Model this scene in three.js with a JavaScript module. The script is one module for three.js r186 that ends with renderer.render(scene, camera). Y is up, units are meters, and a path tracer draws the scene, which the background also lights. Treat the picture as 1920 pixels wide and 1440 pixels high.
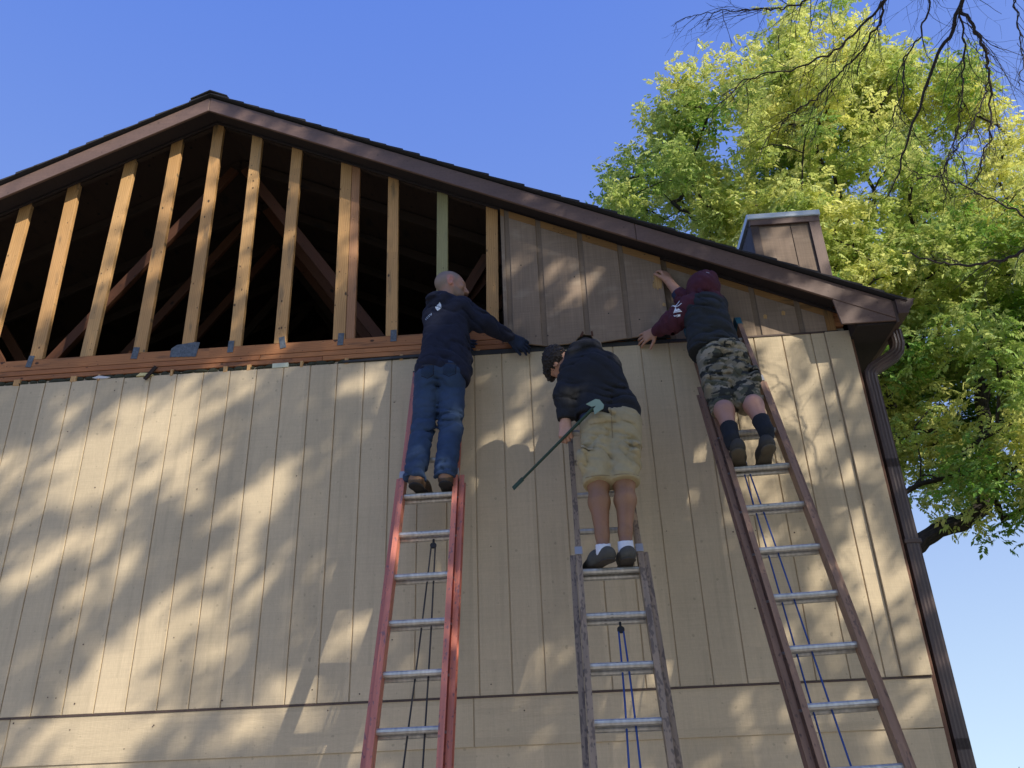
import * as THREE from 'three';
import { mergeGeometries } from 'three/addons/utils/BufferGeometryUtils.js';
import { ImprovedNoise } from 'three/addons/math/ImprovedNoise.js';

// ---------------------------------------------------------------- camera, sky, sun, exposure
const scene = new THREE.Scene();
const camera = new THREE.PerspectiveCamera(48.22, 4 / 3, 0.05, 900);
camera.rotation.order = 'YXZ';
camera.position.set(0, 1.75, 5.529);
camera.rotation.set(0.4622, 0.0555, -0.0392);

const SUN = new THREE.Vector3(1.05, 1.02, 1.0);           // towards the sun, per metre out from the gable wall
const sunDir = SUN.clone().normalize();
{
  const w = 1024, h = 512, d = new Float32Array(w * h * 4), v = new THREE.Vector3();
  for (let y = 0; y < h; y++) for (let x = 0; x < w; x++) {
    const el = ((y + 0.5) / h - 0.5) * Math.PI, az = ((x + 0.5) / w - 0.5) * 2 * Math.PI;
    v.set(Math.cos(el) * Math.cos(az), Math.sin(el), Math.cos(el) * Math.sin(az));
    const e = Math.max(0, el) * 180 / Math.PI, t = 1 - Math.exp(-e / 24), ang = Math.acos(Math.min(1, v.dot(sunDir))) * 180 / Math.PI;
    const glow = 1.3 * Math.exp(-ang / 16) + 0.10 * Math.exp(-ang / 55), o = (y * w + x) * 4;
    const hz = [0.60, 0.79, 0.95], ze = [0.022, 0.124, 0.645], gl = [1.0, 0.97, 0.9], below = el < 0 ? 0.45 : 1;
    for (let c = 0; c < 3; c++) d[o + c] = (hz[c] + (ze[c] - hz[c]) * t + gl[c] * glow) * below;
    d[o + 3] = 1;
  }
  const sky = new THREE.DataTexture(d, w, h, THREE.RGBAFormat, THREE.FloatType);
  sky.mapping = THREE.EquirectangularReflectionMapping;
  sky.magFilter = sky.minFilter = THREE.LinearFilter;
  sky.needsUpdate = true;
  scene.background = sky;
  scene.environment = sky;
}
const sun = new THREE.DirectionalLight(new THREE.Color(1.0, 0.93, 0.80), 5.0);
sun.position.copy(sunDir).multiplyScalar(40);
sun.castShadow = true;
sun.shadow.mapSize.set(4096, 4096);
Object.assign(sun.shadow.camera, { left: -16, right: 16, top: 16, bottom: -16, near: 1, far: 90 });
sun.shadow.radius = 1;
scene.add(sun);

const renderer = new THREE.WebGLRenderer({ antialias: true });
renderer.setSize(1024, 768);
renderer.toneMapping = THREE.LinearToneMapping;
renderer.toneMappingExposure = 1.1;
renderer.shadowMap.enabled = true;

// ---------------------------------------------------------------- helpers
const V = (x, y, z) => new THREE.Vector3(x, y, z);
const clamp = (x, a, b) => Math.min(b, Math.max(a, x));
const mix = (a, b, t) => a + (b - a) * t;
const sstep = (a, b, x) => { const t = clamp((x - a) / (b - a), 0, 1); return t * t * (3 - 2 * t); };
function rng(seed) { let s = seed >>> 0; return () => { s = (s + 0x6d2b79f5) | 0; let t = Math.imul(s ^ (s >>> 15), 1 | s); t = (t + Math.imul(t ^ (t >>> 7), 61 | t)) ^ t; return ((t ^ (t >>> 14)) >>> 0) / 4294967296; }; }
const PN = new ImprovedNoise();
const noise = (x, y, z = 0.37) => PN.noise(x + 100, y + 100, z + 100);
const fbm = (x, y, z = 0.37, n = 4) => { let a = 0, g = 1, f = 1, s = 0; for (let i = 0; i < n; i++) { a += g * noise(x * f, y * f, z + i * 7.3); s += g; g *= 0.5; f *= 2.03; } return a / s; };

const used = new Set();
function numbered(name) {
  if (!used.has(name)) { used.add(name); return name; }
  for (let i = 1; ; i++) { const n = name + '_' + String(i).padStart(3, '0'); if (!used.has(n)) { used.add(n); return n; } }
}
function tag(o, label, category, group, kind) {
  if (label) o.userData.label = label;
  if (category) o.userData.category = category;
  if (group) o.userData.group = group;
  if (kind) o.userData.kind = kind;
  return o;
}
function thing(name, label, category, at, group) {
  const g = new THREE.Group(); g.name = numbered(name); g.position.copy(at); scene.add(g);
  return tag(g, label, category, group);
}
// a part whose geometry is given in world metres; it is hung under its thing without moving
function part(name, geo, mat, parent, inWorld = true) {
  const m = new THREE.Mesh(geo, mat); m.name = name; m.castShadow = m.receiveShadow = true;
  if (inWorld) { let p = parent, off = V(0, 0, 0); while (p && p !== scene) { off.add(p.position); p = p.parent; } m.position.copy(off).negate(); }
  parent.add(m);
  return m;
}
function tex(w, h, sx, sy, srgb, fn) {
  const d = new Uint8Array(w * h * 4);
  for (let y = 0; y < h; y++) for (let x = 0; x < w; x++) {
    const c = fn((x + 0.5) / w * sx, (y + 0.5) / h * sy), o = (y * w + x) * 4;
    if (typeof c === 'number') d[o] = d[o + 1] = d[o + 2] = clamp(c * 255, 0, 255);
    else for (let k = 0; k < 3; k++) d[o + k] = clamp(c[k] * 255, 0, 255);
    d[o + 3] = 255;
  }
  const t = new THREE.DataTexture(d, w, h);
  t.wrapS = t.wrapT = THREE.RepeatWrapping; t.magFilter = THREE.LinearFilter; t.minFilter = THREE.LinearMipmapLinearFilter; t.generateMipmaps = true;
  if (srgb) t.colorSpace = THREE.SRGBColorSpace;
  t.repeat.set(1 / sx, 1 / sy); t.needsUpdate = true;
  return t;
}
const lin = (r, g, b) => new THREE.Color().setRGB(r, g, b);
const std = (color, roughness = 0.8, more = {}) => new THREE.MeshStandardMaterial({ color, roughness, ...more });

// a plate cut to the outline pts (x, y) between z0 and z1, with chamfered edges; uv are metres
function slab(pts, z0, z1, { bev = 0.002, swap = false, off = [0, 0] } = {}) {
  const s = new THREE.Shape(pts.map(([x, y]) => new THREE.Vector2(x, y)));
  const g = new THREE.ExtrudeGeometry(s, { depth: Math.max(1e-4, z1 - z0 - 2 * bev), bevelEnabled: bev > 0, bevelThickness: bev, bevelSize: bev, bevelOffset: -bev, bevelSegments: 1, curveSegments: 1 });
  g.translate(0, 0, z0 + bev);
  const uv = g.attributes.uv;
  for (let i = 0; i < uv.count; i++) { const u = uv.getX(i), v = uv.getY(i); uv.setXY(i, (swap ? v : u) + off[0], (swap ? u : v) + off[1]); }
  return g;
}
const rect = (x0, x1, y0, y1) => [[x0, y0], [x1, y0], [x1, y1], [x0, y1]];
// a chamfered box from a to b (two corners)
function box(x0, x1, y0, y1, z0, z1, o = {}) { return slab(rect(x0, x1, y0, y1), z0, z1, o); }
// a chamfered bar of section w x h between two points; its width lies along "side"
function bar(a, b, w, h, side = V(0, 0, 1), o = {}) {
  const d = b.clone().sub(a), L = d.length(), y = d.normalize(), z = side.clone().addScaledVector(y, -side.dot(y)).normalize(), x = y.clone().cross(z);
  const g = slab(rect(-w / 2, w / 2, 0, L), -h / 2, h / 2, o);
  return g.applyMatrix4(new THREE.Matrix4().makeBasis(x, y, z).setPosition(a));
}
// a round, tapering limb through points with radii
function tube(pts, radii, sides = 8, caps = true) {
  const pos = [], uv = [], idx = []; let side = null, run = 0;
  for (let i = 0; i < pts.length; i++) {
    const t = pts[Math.min(i + 1, pts.length - 1)].clone().sub(pts[Math.max(i - 1, 0)]).normalize();
    if (!side) side = Math.abs(t.y) < 0.9 ? V(0, 1, 0).cross(t).normalize() : V(1, 0, 0).cross(t).normalize();
    side.addScaledVector(t, -side.dot(t)).normalize();
    const up = t.clone().cross(side); if (i) run += pts[i].distanceTo(pts[i - 1]);
    for (let k = 0; k <= sides; k++) {
      const a = k / sides * 2 * Math.PI, c = Math.cos(a) * radii[i], s = Math.sin(a) * radii[i];
      pos.push(pts[i].x + side.x * c + up.x * s, pts[i].y + side.y * c + up.y * s, pts[i].z + side.z * c + up.z * s); uv.push(k / sides * 6.28 * radii[0], run);
      if (i && k < sides) { const n = sides + 1, q = i * n + k; idx.push(q - n, q - n + 1, q, q, q - n + 1, q + 1); }
    }
  }
  if (caps) for (const i of [0, pts.length - 1]) {
    const c = pos.length / 3; pos.push(pts[i].x, pts[i].y, pts[i].z); uv.push(0, 0);
    for (let k = 0; k < sides; k++) { const q = i * (sides + 1) + k; i ? idx.push(q, q + 1, c) : idx.push(q + 1, q, c); }
  }
  const g = new THREE.BufferGeometry();
  g.setAttribute('position', new THREE.Float32BufferAttribute(pos, 3)); g.setAttribute('uv', new THREE.Float32BufferAttribute(uv, 2)); g.setIndex(idx); g.computeVertexNormals();
  return g;
}
const strip = (g) => { for (const k of Object.keys(g.attributes)) if (!['position', 'normal', 'uv', 'color'].includes(k)) g.deleteAttribute(k); return g.index ? g.toNonIndexed() : g; };
const merge = (list) => mergeGeometries(list.map(strip), false);
// ---------------------------------------------------------------- procedural textures and materials
const M = {};
{
  // painted plywood siding: embossed upright cedar grain, faint brush lines, dust and small knocks; 8 boards wide
  const SX = 1.6256, SY = 2.6;
  const grain = (u, v, k) => { const w = fbm(u * 3.1 + k, v * 0.55, 1.7, 3) * 0.5; return 0.5 + 0.5 * Math.sin((u * 62 + w * 26 + noise(u * 9, v * 1.1) * 2) * 2.2); };
  const gmap = tex(1024, 1024, SX, SY, true, (u, v) => {
    const b = Math.floor(u / 0.2032), tone = 1 + 0.03 * Math.sin(b * 7.7), g = grain(u, v, b * 3), cl = fbm(u * 1.6, v * 1.3, 5, 4), fine = noise(u * 240, v * 40), hor = noise(u * 6, v * 150);
    const spot = noise(u * 31, v * 27, 9) > 0.62 ? 0.90 : 1, drip = 1 - 0.03 * sstep(0.12, 0.5, noise(u * 24, v * 0.9, 3));
    const k = tone * spot * drip * (0.972 + 0.010 * g + 0.075 * cl + 0.03 * fine + 0.028 * hor);
    return [0.945 * k, 0.93 * k * (1 - 0.008 * cl), 0.91 * k * (1 - 0.015 * cl)];
  });
  const gbump = tex(1024, 1024, SX, SY, false, (u, v) => { const b = Math.floor(u / 0.2032), a = sstep(-0.1, 0.35, fbm(u * 2.2 + 40, v * 0.8, 2, 3)); return 0.55 + 0.10 * (grain(u, v, b * 3) - 0.5) * (0.25 + 0.75 * a) + 0.18 * noise(u * 210, v * 18) + 0.14 * noise(u * 9, v * 170); });
  M.siding = std(lin(0.66, 0.547, 0.372), 0.72, { map: gmap, bumpMap: gbump, bumpScale: 0.0016 });
  const swapTex = (t) => { const c = t.clone(); c.repeat.set(1 / SX, 1 / SY); return c; };
  M.band = std(lin(0.65, 0.537, 0.363), 0.72, { map: swapTex(gmap), bumpMap: swapTex(gbump), bumpScale: 0.0022 });
  M.sidingBack = std(lin(0.36, 0.29, 0.19), 0.9);
  // old unpainted-looking brown-grey gable siding: rough sawn, horizontal saw marks
  const old = tex(1024, 1024, 1.6, 1.6, true, (u, v) => {
    const saw = noise(u * 3, v * 120, 2) * 0.5 + noise(u * 7, v * 260, 3) * 0.35, up = noise(u * 90, v * 2.4, 4), cl = fbm(u * 2.2, v * 1.8, 6, 4), wear = sstep(0.15, 0.5, fbm(u * 5, v * 9, 8, 4));
    const k = 0.80 + 0.075 * saw + 0.05 * up + 0.14 * cl + 0.07 * wear;
    return [k * 0.98, k * (0.955 + 0.02 * wear), k * (0.925 + 0.03 * wear)];
  });
  const oldB = tex(512, 512, 0.8, 0.8, false, (u, v) => 0.5 + 0.25 * noise(u * 6, v * 240) + 0.25 * noise(u * 120, v * 6));
  M.oldPaint = std(lin(0.46, 0.355, 0.265), 0.86, { map: old, bumpMap: oldB, bumpScale: 0.0012 });
  M.oldGroove = std(lin(0.34, 0.262, 0.195), 0.9, { map: old, bumpMap: oldB, bumpScale: 0.001 });
  // framing lumber: growth rings along the piece, knots, nail holes, grey stains
  const lumber = (seed, dirty) => tex(256, 1024, 0.36, 2.6, true, (u, v) => {
    let kn = 0, wob = 0;
    for (let i = 0; i < 22; i++) { const r = rng(seed * 97 + i * 31), ku = r() * 0.36, kv = r() * 2.6, s = 0.003 + r() * r() * 0.011, du = u - ku, dv = (v - kv) * 0.62, q = Math.hypot(du, dv) / s; kn = Math.max(kn, 1 - sstep(0.6, 1.25, q)); wob += 0.03 * Math.exp(-q * q * 0.06) * Math.sign(du || 1); }
    const ring = 0.5 + 0.5 * Math.sin((u + wob * 0.5 + 0.02 * fbm(u * 8, v * 0.8, seed, 3)) * 420), cl = fbm(u * 6, v * 1.6, seed + 3, 4), st = sstep(0.12, 0.42, fbm(u * 10, v * 1.9, seed + 9, 4)) * dirty, fib = noise(u * 330, v * 9, seed);
    const nail = noise(u * 70, v * 60, seed + 5) > 0.66 ? 0.55 : 1, k = (0.93 - 0.05 * ring + 0.13 * cl + 0.06 * fib) * (1 - 0.55 * kn) * nail;
    return [k * (1 - 0.42 * st), k * (0.96 - 0.035 * ring) * (1 - 0.36 * st), k * (0.9 - 0.06 * ring) * (1 - 0.25 * st)];
  });
  const L = [lumber(1, 0.7), lumber(2, 0.35), lumber(3, 1.25)];
  const woodBump = tex(256, 512, 0.36, 1.3, false, (u, v) => 0.5 + 0.3 * noise(u * 150, v * 4) + 0.2 * noise(u * 400, v * 30));
  const wood = (r, g, b, n, rough = 0.75) => std(lin(r, g, b), rough, { map: L[n], bumpMap: woodBump, bumpScale: 0.0008 });
  M.stud = [wood(0.66, 0.42, 0.19, 0), wood(0.70, 0.46, 0.215, 1), wood(0.62, 0.39, 0.175, 2)];
  M.studDirty = wood(0.5, 0.285, 0.16, 2);
  M.studGreen = wood(0.42, 0.44, 0.25, 1);
  M.plate = [wood(0.50, 0.235, 0.10, 0), wood(0.45, 0.20, 0.085, 2), wood(0.40, 0.18, 0.08, 2)];
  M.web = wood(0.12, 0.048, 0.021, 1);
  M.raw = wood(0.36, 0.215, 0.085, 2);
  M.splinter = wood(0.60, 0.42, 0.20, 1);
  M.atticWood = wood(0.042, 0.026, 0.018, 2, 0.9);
  M.dark = std(lin(0.03, 0.028, 0.03), 0.95);
  // brown painted trim
  const trimMap = tex(512, 512, 1.2, 1.2, true, (u, v) => { const k = (noise(u * 33, v * 41, 7) > 0.6 ? 0.8 : 1) * (0.86 + 0.06 * noise(u * 160, v * 5) + 0.09 * fbm(u * 3, v * 3, 2, 4) + 0.05 * noise(u * 60, v * 60)); return [k, k * 0.985, k * 0.97]; });
  M.trim = std(lin(0.215, 0.138, 0.112), 0.6, { map: trimMap, bumpMap: woodBump, bumpScale: 0.0006 });
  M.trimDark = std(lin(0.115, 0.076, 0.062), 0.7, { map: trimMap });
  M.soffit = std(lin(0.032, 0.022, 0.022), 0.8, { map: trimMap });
  M.cornerBrown = std(lin(0.20, 0.095, 0.055), 0.7, { map: trimMap });
  M.chase = std(lin(0.36, 0.27, 0.205), 0.8, { map: old, bumpMap: oldB, bumpScale: 0.001 });
  M.gutter = std(lin(0.14, 0.09, 0.077), 0.38, { map: trimMap });
  M.spout = std(lin(0.105, 0.068, 0.058), 0.36, { map: trimMap });
  M.shingle = std(lin(0.035, 0.032, 0.034), 0.95, { bumpMap: tex(256, 256, 0.3, 0.3, false, (u, v) => 0.5 + 0.5 * noise(u * 500, v * 500)), bumpScale: 0.002 });
  M.insulation = std(lin(0.16, 0.165, 0.13), 0.95, { map: tex(256, 128, 0.6, 0.3, true, (u, v) => { const k = 0.55 + 0.5 * fbm(u * 22, v * 40, 3, 4); return [k, k * 1.0, k * 0.85]; }) });
  M.felt = std(lin(0.035, 0.037, 0.04), 0.8);
  const galv = tex(256, 256, 0.2, 0.2, true, (u, v) => { const k = 0.8 + 0.25 * fbm(u * 40, v * 40, 4, 3) - 0.18 * (noise(u * 260, v * 70) > 0.35 ? 1 : 0); return [k * 0.96, k, k * 1.03]; });
  M.galvanized = std(lin(0.21, 0.22, 0.23), 0.6, { metalness: 0.25, map: galv });
  M.capMetal = std(lin(0.74, 0.80, 0.83), 0.5);
  M.aluminium = std(lin(0.70, 0.69, 0.67), 0.36, { metalness: 0.6, map: tex(128, 256, 0.1, 0.4, true, (u, v) => { const k = 0.86 + 0.12 * noise(u * 30, v * 60) - 0.25 * sstep(0.3, 0.6, fbm(u * 40, v * 22, 2, 3)); return [k, k * 0.99, k * 0.96]; }) });
  const railTex = (base, scuff, dirt, seed, amount) => tex(128, 1024, 0.12, 3, true, (u, v) => {
    const s = sstep(amount, amount + 0.2, fbm(u * 30, v * 7.5, seed, 4) + 0.45 * noise(u * 90, v * 38, seed)), d = sstep(0.25, 0.5, fbm(u * 60, v * 34, seed + 5, 4)), f = 0.93 + 0.12 * noise(u * 60, v * 3, seed + 2);
    return [0, 1, 2].map((c) => mix(mix(base[c], scuff[c], s), dirt[c], d * 0.6) * f);
  });
  M.railRed = std(0xffffff, 0.45, { map: railTex([0.84, 0.51, 0.415], [0.62, 0.44, 0.42], [0.36, 0.27, 0.30], 2, 0.22) });
  M.railGrey = std(0xffffff, 0.55, { map: railTex([0.65, 0.555, 0.445], [0.49, 0.415, 0.335], [0.25, 0.23, 0.22], 5, 0.03) });
  M.railBrown = std(0xffffff, 0.5, { map: railTex([0.63, 0.49, 0.39], [0.5, 0.39, 0.32], [0.26, 0.2, 0.2], 8, 0.24) });
  M.bracket = std(lin(0.42, 0.41, 0.39), 0.45, { metalness: 0.4 });
  M.black = std(lin(0.02, 0.02, 0.022), 0.6);
  M.tealRubber = std(lin(0.02, 0.12, 0.17), 0.6);
  M.ropeBlack = std(lin(0.045, 0.043, 0.042), 0.9);
  M.ropeBlue = std(lin(0.03, 0.075, 0.27), 0.8);
  M.ropeTan = std(lin(0.26, 0.2, 0.13), 0.9);
  M.barGreen = std(lin(0.01, 0.042, 0.026), 0.4);
  M.bladeGreen = std(lin(0.24, 0.34, 0.27), 0.5);
  // ground, never in view but it throws light back
  M.grass = std(lin(0.09, 0.11, 0.035), 0.95, { map: tex(256, 256, 6, 6, true, (u, v) => { const k = 0.7 + 0.5 * fbm(u * 2, v * 2, 1, 4); return [k, k, k * 0.9]; }) });
  M.concrete = std(lin(0.5, 0.455, 0.385), 0.9, { map: tex(256, 256, 3, 3, true, (u, v) => { const k = 0.88 + 0.16 * fbm(u * 4, v * 4, 3, 5); return [k, k, k]; }) });
}
// ---------------------------------------------------------------- ground (structure)
{
  const g = new THREE.Mesh(new THREE.PlaneGeometry(800, 800).rotateX(-Math.PI / 2), M.grass);
  const uv = g.geometry.attributes.uv; for (let i = 0; i < uv.count; i++) uv.setXY(i, uv.getX(i) * 800, uv.getY(i) * 800);
  g.name = 'ground'; g.receiveShadow = true; tag(g, 'mown lawn around the house', null, null, 'structure'); scene.add(g);
  const d = new THREE.Mesh(box(-9, 7, -10, -0.45, -0.1, 0.02).rotateX(-Math.PI / 2), M.concrete);
  d.name = 'driveway'; d.receiveShadow = true; tag(d, 'pale concrete apron in front of the gable wall', null, null, 'structure'); scene.add(d);
}

// ---------------------------------------------------------------- house
const AX = -2.80, PITCH = 0.475, OV = 0.2, XR = 2.13, XL = -7.73, ZB = -10;
const roofY = (x) => 7.35 - PITCH * Math.abs(x - AX);    // top edge of the rake boards
const house = thing('house', 'beige grooved siding house with its gable end stripped to open roof studs', 'house', V(AX, 0, 0));
const hp = (name, geo, mat, label) => tag(part(name, geo, mat, house), label);
const G0 = -4.236, GW = 0.2032, groove = (i) => G0 + i * GW;
const R1 = rng(11);
{
  // body behind the boards
  hp('wall_core', merge([box(XL, XR - 0.02, 0.1, 4.80, -0.14, -0.026, { bev: 0 }), box(XR - 0.14, XR - 0.012, 0.1, 4.9, ZB + 0.2, -0.142, { bev: 0 }), box(XL, XL + 0.12, 0.1, 4.9, ZB + 0.2, -0.142, { bev: 0 }), slab([[XL, 0.1], [XR - 0.02, 0.1], [XR - 0.02, 4.9], [AX, 7.24], [XL, 4.9]], ZB, ZB + 0.12, { bev: 0 })]), M.sidingBack);
  hp('foundation', box(XL - 0.01, XR + 0.01, -0.3, 0.22, ZB - 0.01, 0.006), M.concrete);
  hp('attic_floor', box(XL + 0.1, XR - 0.16, 4.80, 4.86, ZB + 0.2, -0.15), M.insulation);
  // siding boards, upper storey, grooves kept open between them
  for (let i = -17; i <= 30; i++) {
    const x0 = groove(i) + 0.0035, x1 = i === 30 ? 1.956 : groove(i + 1) - 0.0035, j = (R1() - 0.5) * 0.0016;
    hp('siding_board', box(x0, x1, 2.392, 4.770 + (i < 13 ? (R1() - 0.5) * 0.006 : 0), -0.014, 0.0 + j, { bev: 0.0022 }), M.siding);
  }
  hp('groove_backing', box(XL, 1.96, 0.22, 4.768, -0.022, -0.0105, { bev: 0 }), M.siding);
  hp('corner_board', box(1.96, XR, 2.392, 4.758, -0.014, 0.019, { bev: 0.002, off: [0.3, 0.2] }), M.siding);
  // belt of horizontal boards below, then the ground storey
  for (const [a, b, o] of [[XL, -3.552, 0], [-3.547, -0.62, 0.7], [-0.615, XR, 1.3]]) hp('band_board', box(a, b, 2.102, 2.386, -0.022, -0.002, { swap: true, bev: 0.003, off: [o, o * 0.7] }), M.band);
  hp('drip_shadow_flashing', box(XL, XR, 2.379, 2.3905, -0.012, 0.0035, { bev: 0.001 }), M.trimDark);  // flashing edge coloured dark to draw the drip shadow line under the siding
  for (let i = -17; i <= 29; i++) hp('siding_board', box(groove(i) + 0.0035, groove(i + 1) - 0.0035, 0.222, 2.098, -0.036, -0.0165 + (R1() - 0.5) * 0.001, { bev: 0.0022, off: [0, 1.3] }), M.siding);
  hp('corner_board', box(groove(30) + 0.004, XR, 0.222, 2.098, -0.036, -0.003, { off: [0.2, 0.1] }), M.siding);
  // side wall seen edge-on past the corner
  hp('side_siding', box(ZB + 0.1, -0.1, 0.22, 4.8, 0, 0.012).rotateY(-Math.PI / 2).translate(XR, 0, 0), M.siding);
  hp('corner_trim', box(XR + 0.001, XR + 0.028, 0.22, 4.7, -0.10, -0.012, { bev: 0.003 }), M.cornerBrown);
  // nail heads
  const nh = [], Rn = rng(5);
  for (let i = 0; i < 48; i++) { const x = -5 + Rn() * 6.8, y = [2.46, 2.8, 3.3, 3.9, 4.4, 2.15, 2.33, 4.72][Math.floor(Rn() * 8)] + (Rn() - 0.5) * 0.12; nh.push(new THREE.CircleGeometry(0.0038 + Rn() * 0.002, 6).translate(x, y, y < 2.39 ? 0.0004 : 0.0028)); }
  tag(hp('nail_heads', merge(nh), M.trimDark), null, null, null, 'stuff');
}
{
  // framing: truss bottom chord, two plates, leftovers in the slot above the siding
  hp('bottom_chord', box(XL + 0.2, XR - 0.02, 4.897, 4.987, -0.056, -0.016, { swap: true, off: [0.05, 0] }), M.plate[0]);
  hp('top_plate', box(XL + 0.1, -2.2, 4.853, 4.8915, -0.11, -0.010, { swap: true, off: [0.12, 0.4] }), M.plate[1]);
  hp('top_plate', box(-2.196, XR - 0.02, 4.8525, 4.8915, -0.11, -0.013, { swap: true, off: [0.22, 1.4] }), M.plate[0]);
  hp('top_plate', box(XL + 0.1, -1.72, 4.812, 4.8485, -0.11, -0.013, { swap: true, off: [0.18, 0.9] }), M.plate[2]);
  hp('top_plate', box(-1.716, XR - 0.02, 4.8115, 4.848, -0.11, -0.010, { swap: true, off: [0.28, 0.2] }), M.plate[0]);
  const ins = [], Ri = rng(8);
  for (let x = -7.6; x < 2; x += 0.055 + Ri() * 0.05) { const w = 0.03 + Ri() * 0.04, g = new THREE.IcosahedronGeometry(1, 1); g.scale(w, 0.016 + Ri() * 0.012, 0.02).rotateZ((Ri() - 0.5) * 0.5).translate(x, 4.789 + Ri() * 0.008, -0.03); ins.push(g); }
  tag(hp('insulation', merge(ins), M.insulation), 'torn grey insulation and paper in the slot above the siding', null, null, 'stuff');
  for (const [x, w, m] of [[-4.06, 0.05, 0], [-3.62, 0.045, 1], [-3.42, 0.02, 2], [-2.86, 0.02, 0], [-2.45, 0.03, 1], [-2.27, 0.03, 0], [-1.87, 0.02, 1], [-1.53, 0.03, 0], [-1.12, 0.024, 1], [-0.55, 0.03, 0]]) hp('stud_end', box(x - w / 2, x + w / 2, 4.762, 4.812, -0.03, 0.001 + Ri() * 0.004, { off: [x, 0] }), M.stud[m]);
  hp('paper_scrap', slab([[-3.47, 4.785], [-3.42, 4.80], [-3.33, 4.782], [-3.36, 4.772], [-3.44, 4.776]], -0.006, 0.006, { bev: 0.001 }), std(lin(0.6, 0.6, 0.62), 0.8), 'scrap of white paper stuck above the siding');
  hp('foam_scrap', slab([[-3.13, 4.772], [-3.10, 4.80], [-3.03, 4.795], [-2.99, 4.772]], -0.01, 0.007, { bev: 0.001 }), std(lin(0.66, 0.56, 0.27), 0.8));
  hp('foam_scrap', slab([[-2.09, 4.767], [-2.09, 4.805], [-1.97, 4.805], [-1.965, 4.769]], -0.01, 0.005, { bev: 0.001 }), std(lin(0.55, 0.58, 0.45), 0.8));
  hp('splintered_strip', bar(V(-3.05, 4.735, 0.02), V(-2.985, 4.845, 0.005), 0.03, 0.012, V(0, 0, 1)), M.atticWood);
  hp('felt_strip', slab([[-1.56, 4.77], [-1.55, 4.788], [-0.95, 4.80], [-0.9, 4.777]], -0.004, 0.012, { bev: 0.002 }), M.felt);
  hp('felt_strip', slab([[-0.72, 4.762], [-0.7, 4.803], [-0.2, 4.80], [0.9, 4.79], [1.3, 4.772], [1.3, 4.758]], -0.009, 0.003, { bev: 0.002 }), M.felt);
  // gable studs
  const S = [[-6.95, -6.95, .095, 0], [-6.5, -6.5, .095, 1], [-6.05, -6.05, .095, 2], [-5.6, -5.6, .095, 0], [-5.2, -5.2, .095, 1], [-4.79, -4.79, .095, 2], [-4.38, -4.385, .1, 0], [-3.968, -4.0, .102, 2], [-3.568, -3.539, .1, 1], [-3.154, -3.149, .098, 2], [-2.776, -2.797, .094, 2], [-2.406, -2.437, .093, 1], [-2.057, -2.072, .092, 0], [-1.604, -1.632, .094, 0], [-1.519, -1.548, .068, 3], [-1.203, -1.228, .088, 0], [-0.82, -0.817, .088, 4], [-0.437, -0.415, .094, 0]];
  S.forEach(([xb, xt, w, m], i) => {
    const yt = roofY(xt) - 0.085, a = w / 2, z = -0.016 - (i % 3) * 0.001;
    const mat = m === 3 ? M.studDirty : m === 4 ? M.studGreen : M.stud[m];
    tag(hp('stud', slab([[xb - a, 4.988], [xb + a, 4.988], [xt + a, yt - PITCH * Math.sign(xt - AX) * a], [xt - a, yt + PITCH * Math.sign(xt - AX) * a]], z - 0.038, z, { bev: 0.002, off: [0.07 * i + 0.2, 0.31 * i] }), mat), m === 4 ? 'pale greenish treated stud' : m === 3 ? 'dark stained stud nailed to its neighbour' : null);
  });
  // top chords of the gable truss and the rafters behind
  for (const s of [-1, 1]) {
    const ex = AX + s * 5.0;
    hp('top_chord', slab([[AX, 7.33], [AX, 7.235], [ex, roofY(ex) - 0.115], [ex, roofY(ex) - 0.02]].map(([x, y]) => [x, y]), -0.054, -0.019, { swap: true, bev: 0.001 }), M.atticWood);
  }
  // trusses inside
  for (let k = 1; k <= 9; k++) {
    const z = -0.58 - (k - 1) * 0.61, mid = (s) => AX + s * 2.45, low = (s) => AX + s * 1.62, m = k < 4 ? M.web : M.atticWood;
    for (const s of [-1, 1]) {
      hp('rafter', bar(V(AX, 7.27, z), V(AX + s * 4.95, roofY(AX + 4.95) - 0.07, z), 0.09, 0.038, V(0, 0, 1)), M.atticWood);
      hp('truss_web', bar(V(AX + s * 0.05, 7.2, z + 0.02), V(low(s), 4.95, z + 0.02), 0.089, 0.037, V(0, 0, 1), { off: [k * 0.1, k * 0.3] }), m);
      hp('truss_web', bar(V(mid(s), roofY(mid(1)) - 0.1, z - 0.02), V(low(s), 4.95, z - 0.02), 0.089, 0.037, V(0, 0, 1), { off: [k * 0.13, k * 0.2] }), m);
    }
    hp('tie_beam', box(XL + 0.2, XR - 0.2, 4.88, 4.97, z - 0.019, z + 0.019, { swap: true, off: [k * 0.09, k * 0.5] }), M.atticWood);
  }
  hp('diagonal_brace', bar(V(-2.95, 6.75, -0.35), V(-4.35, 5.0, -0.5), 0.089, 0.037, V(0, 0, 1)), M.web);
  hp('diagonal_brace', bar(V(-0.5, 6.0, -0.52), V(-0.95, 5.2, -0.52), 0.089, 0.037, V(0, 0, 1)), M.web);
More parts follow.
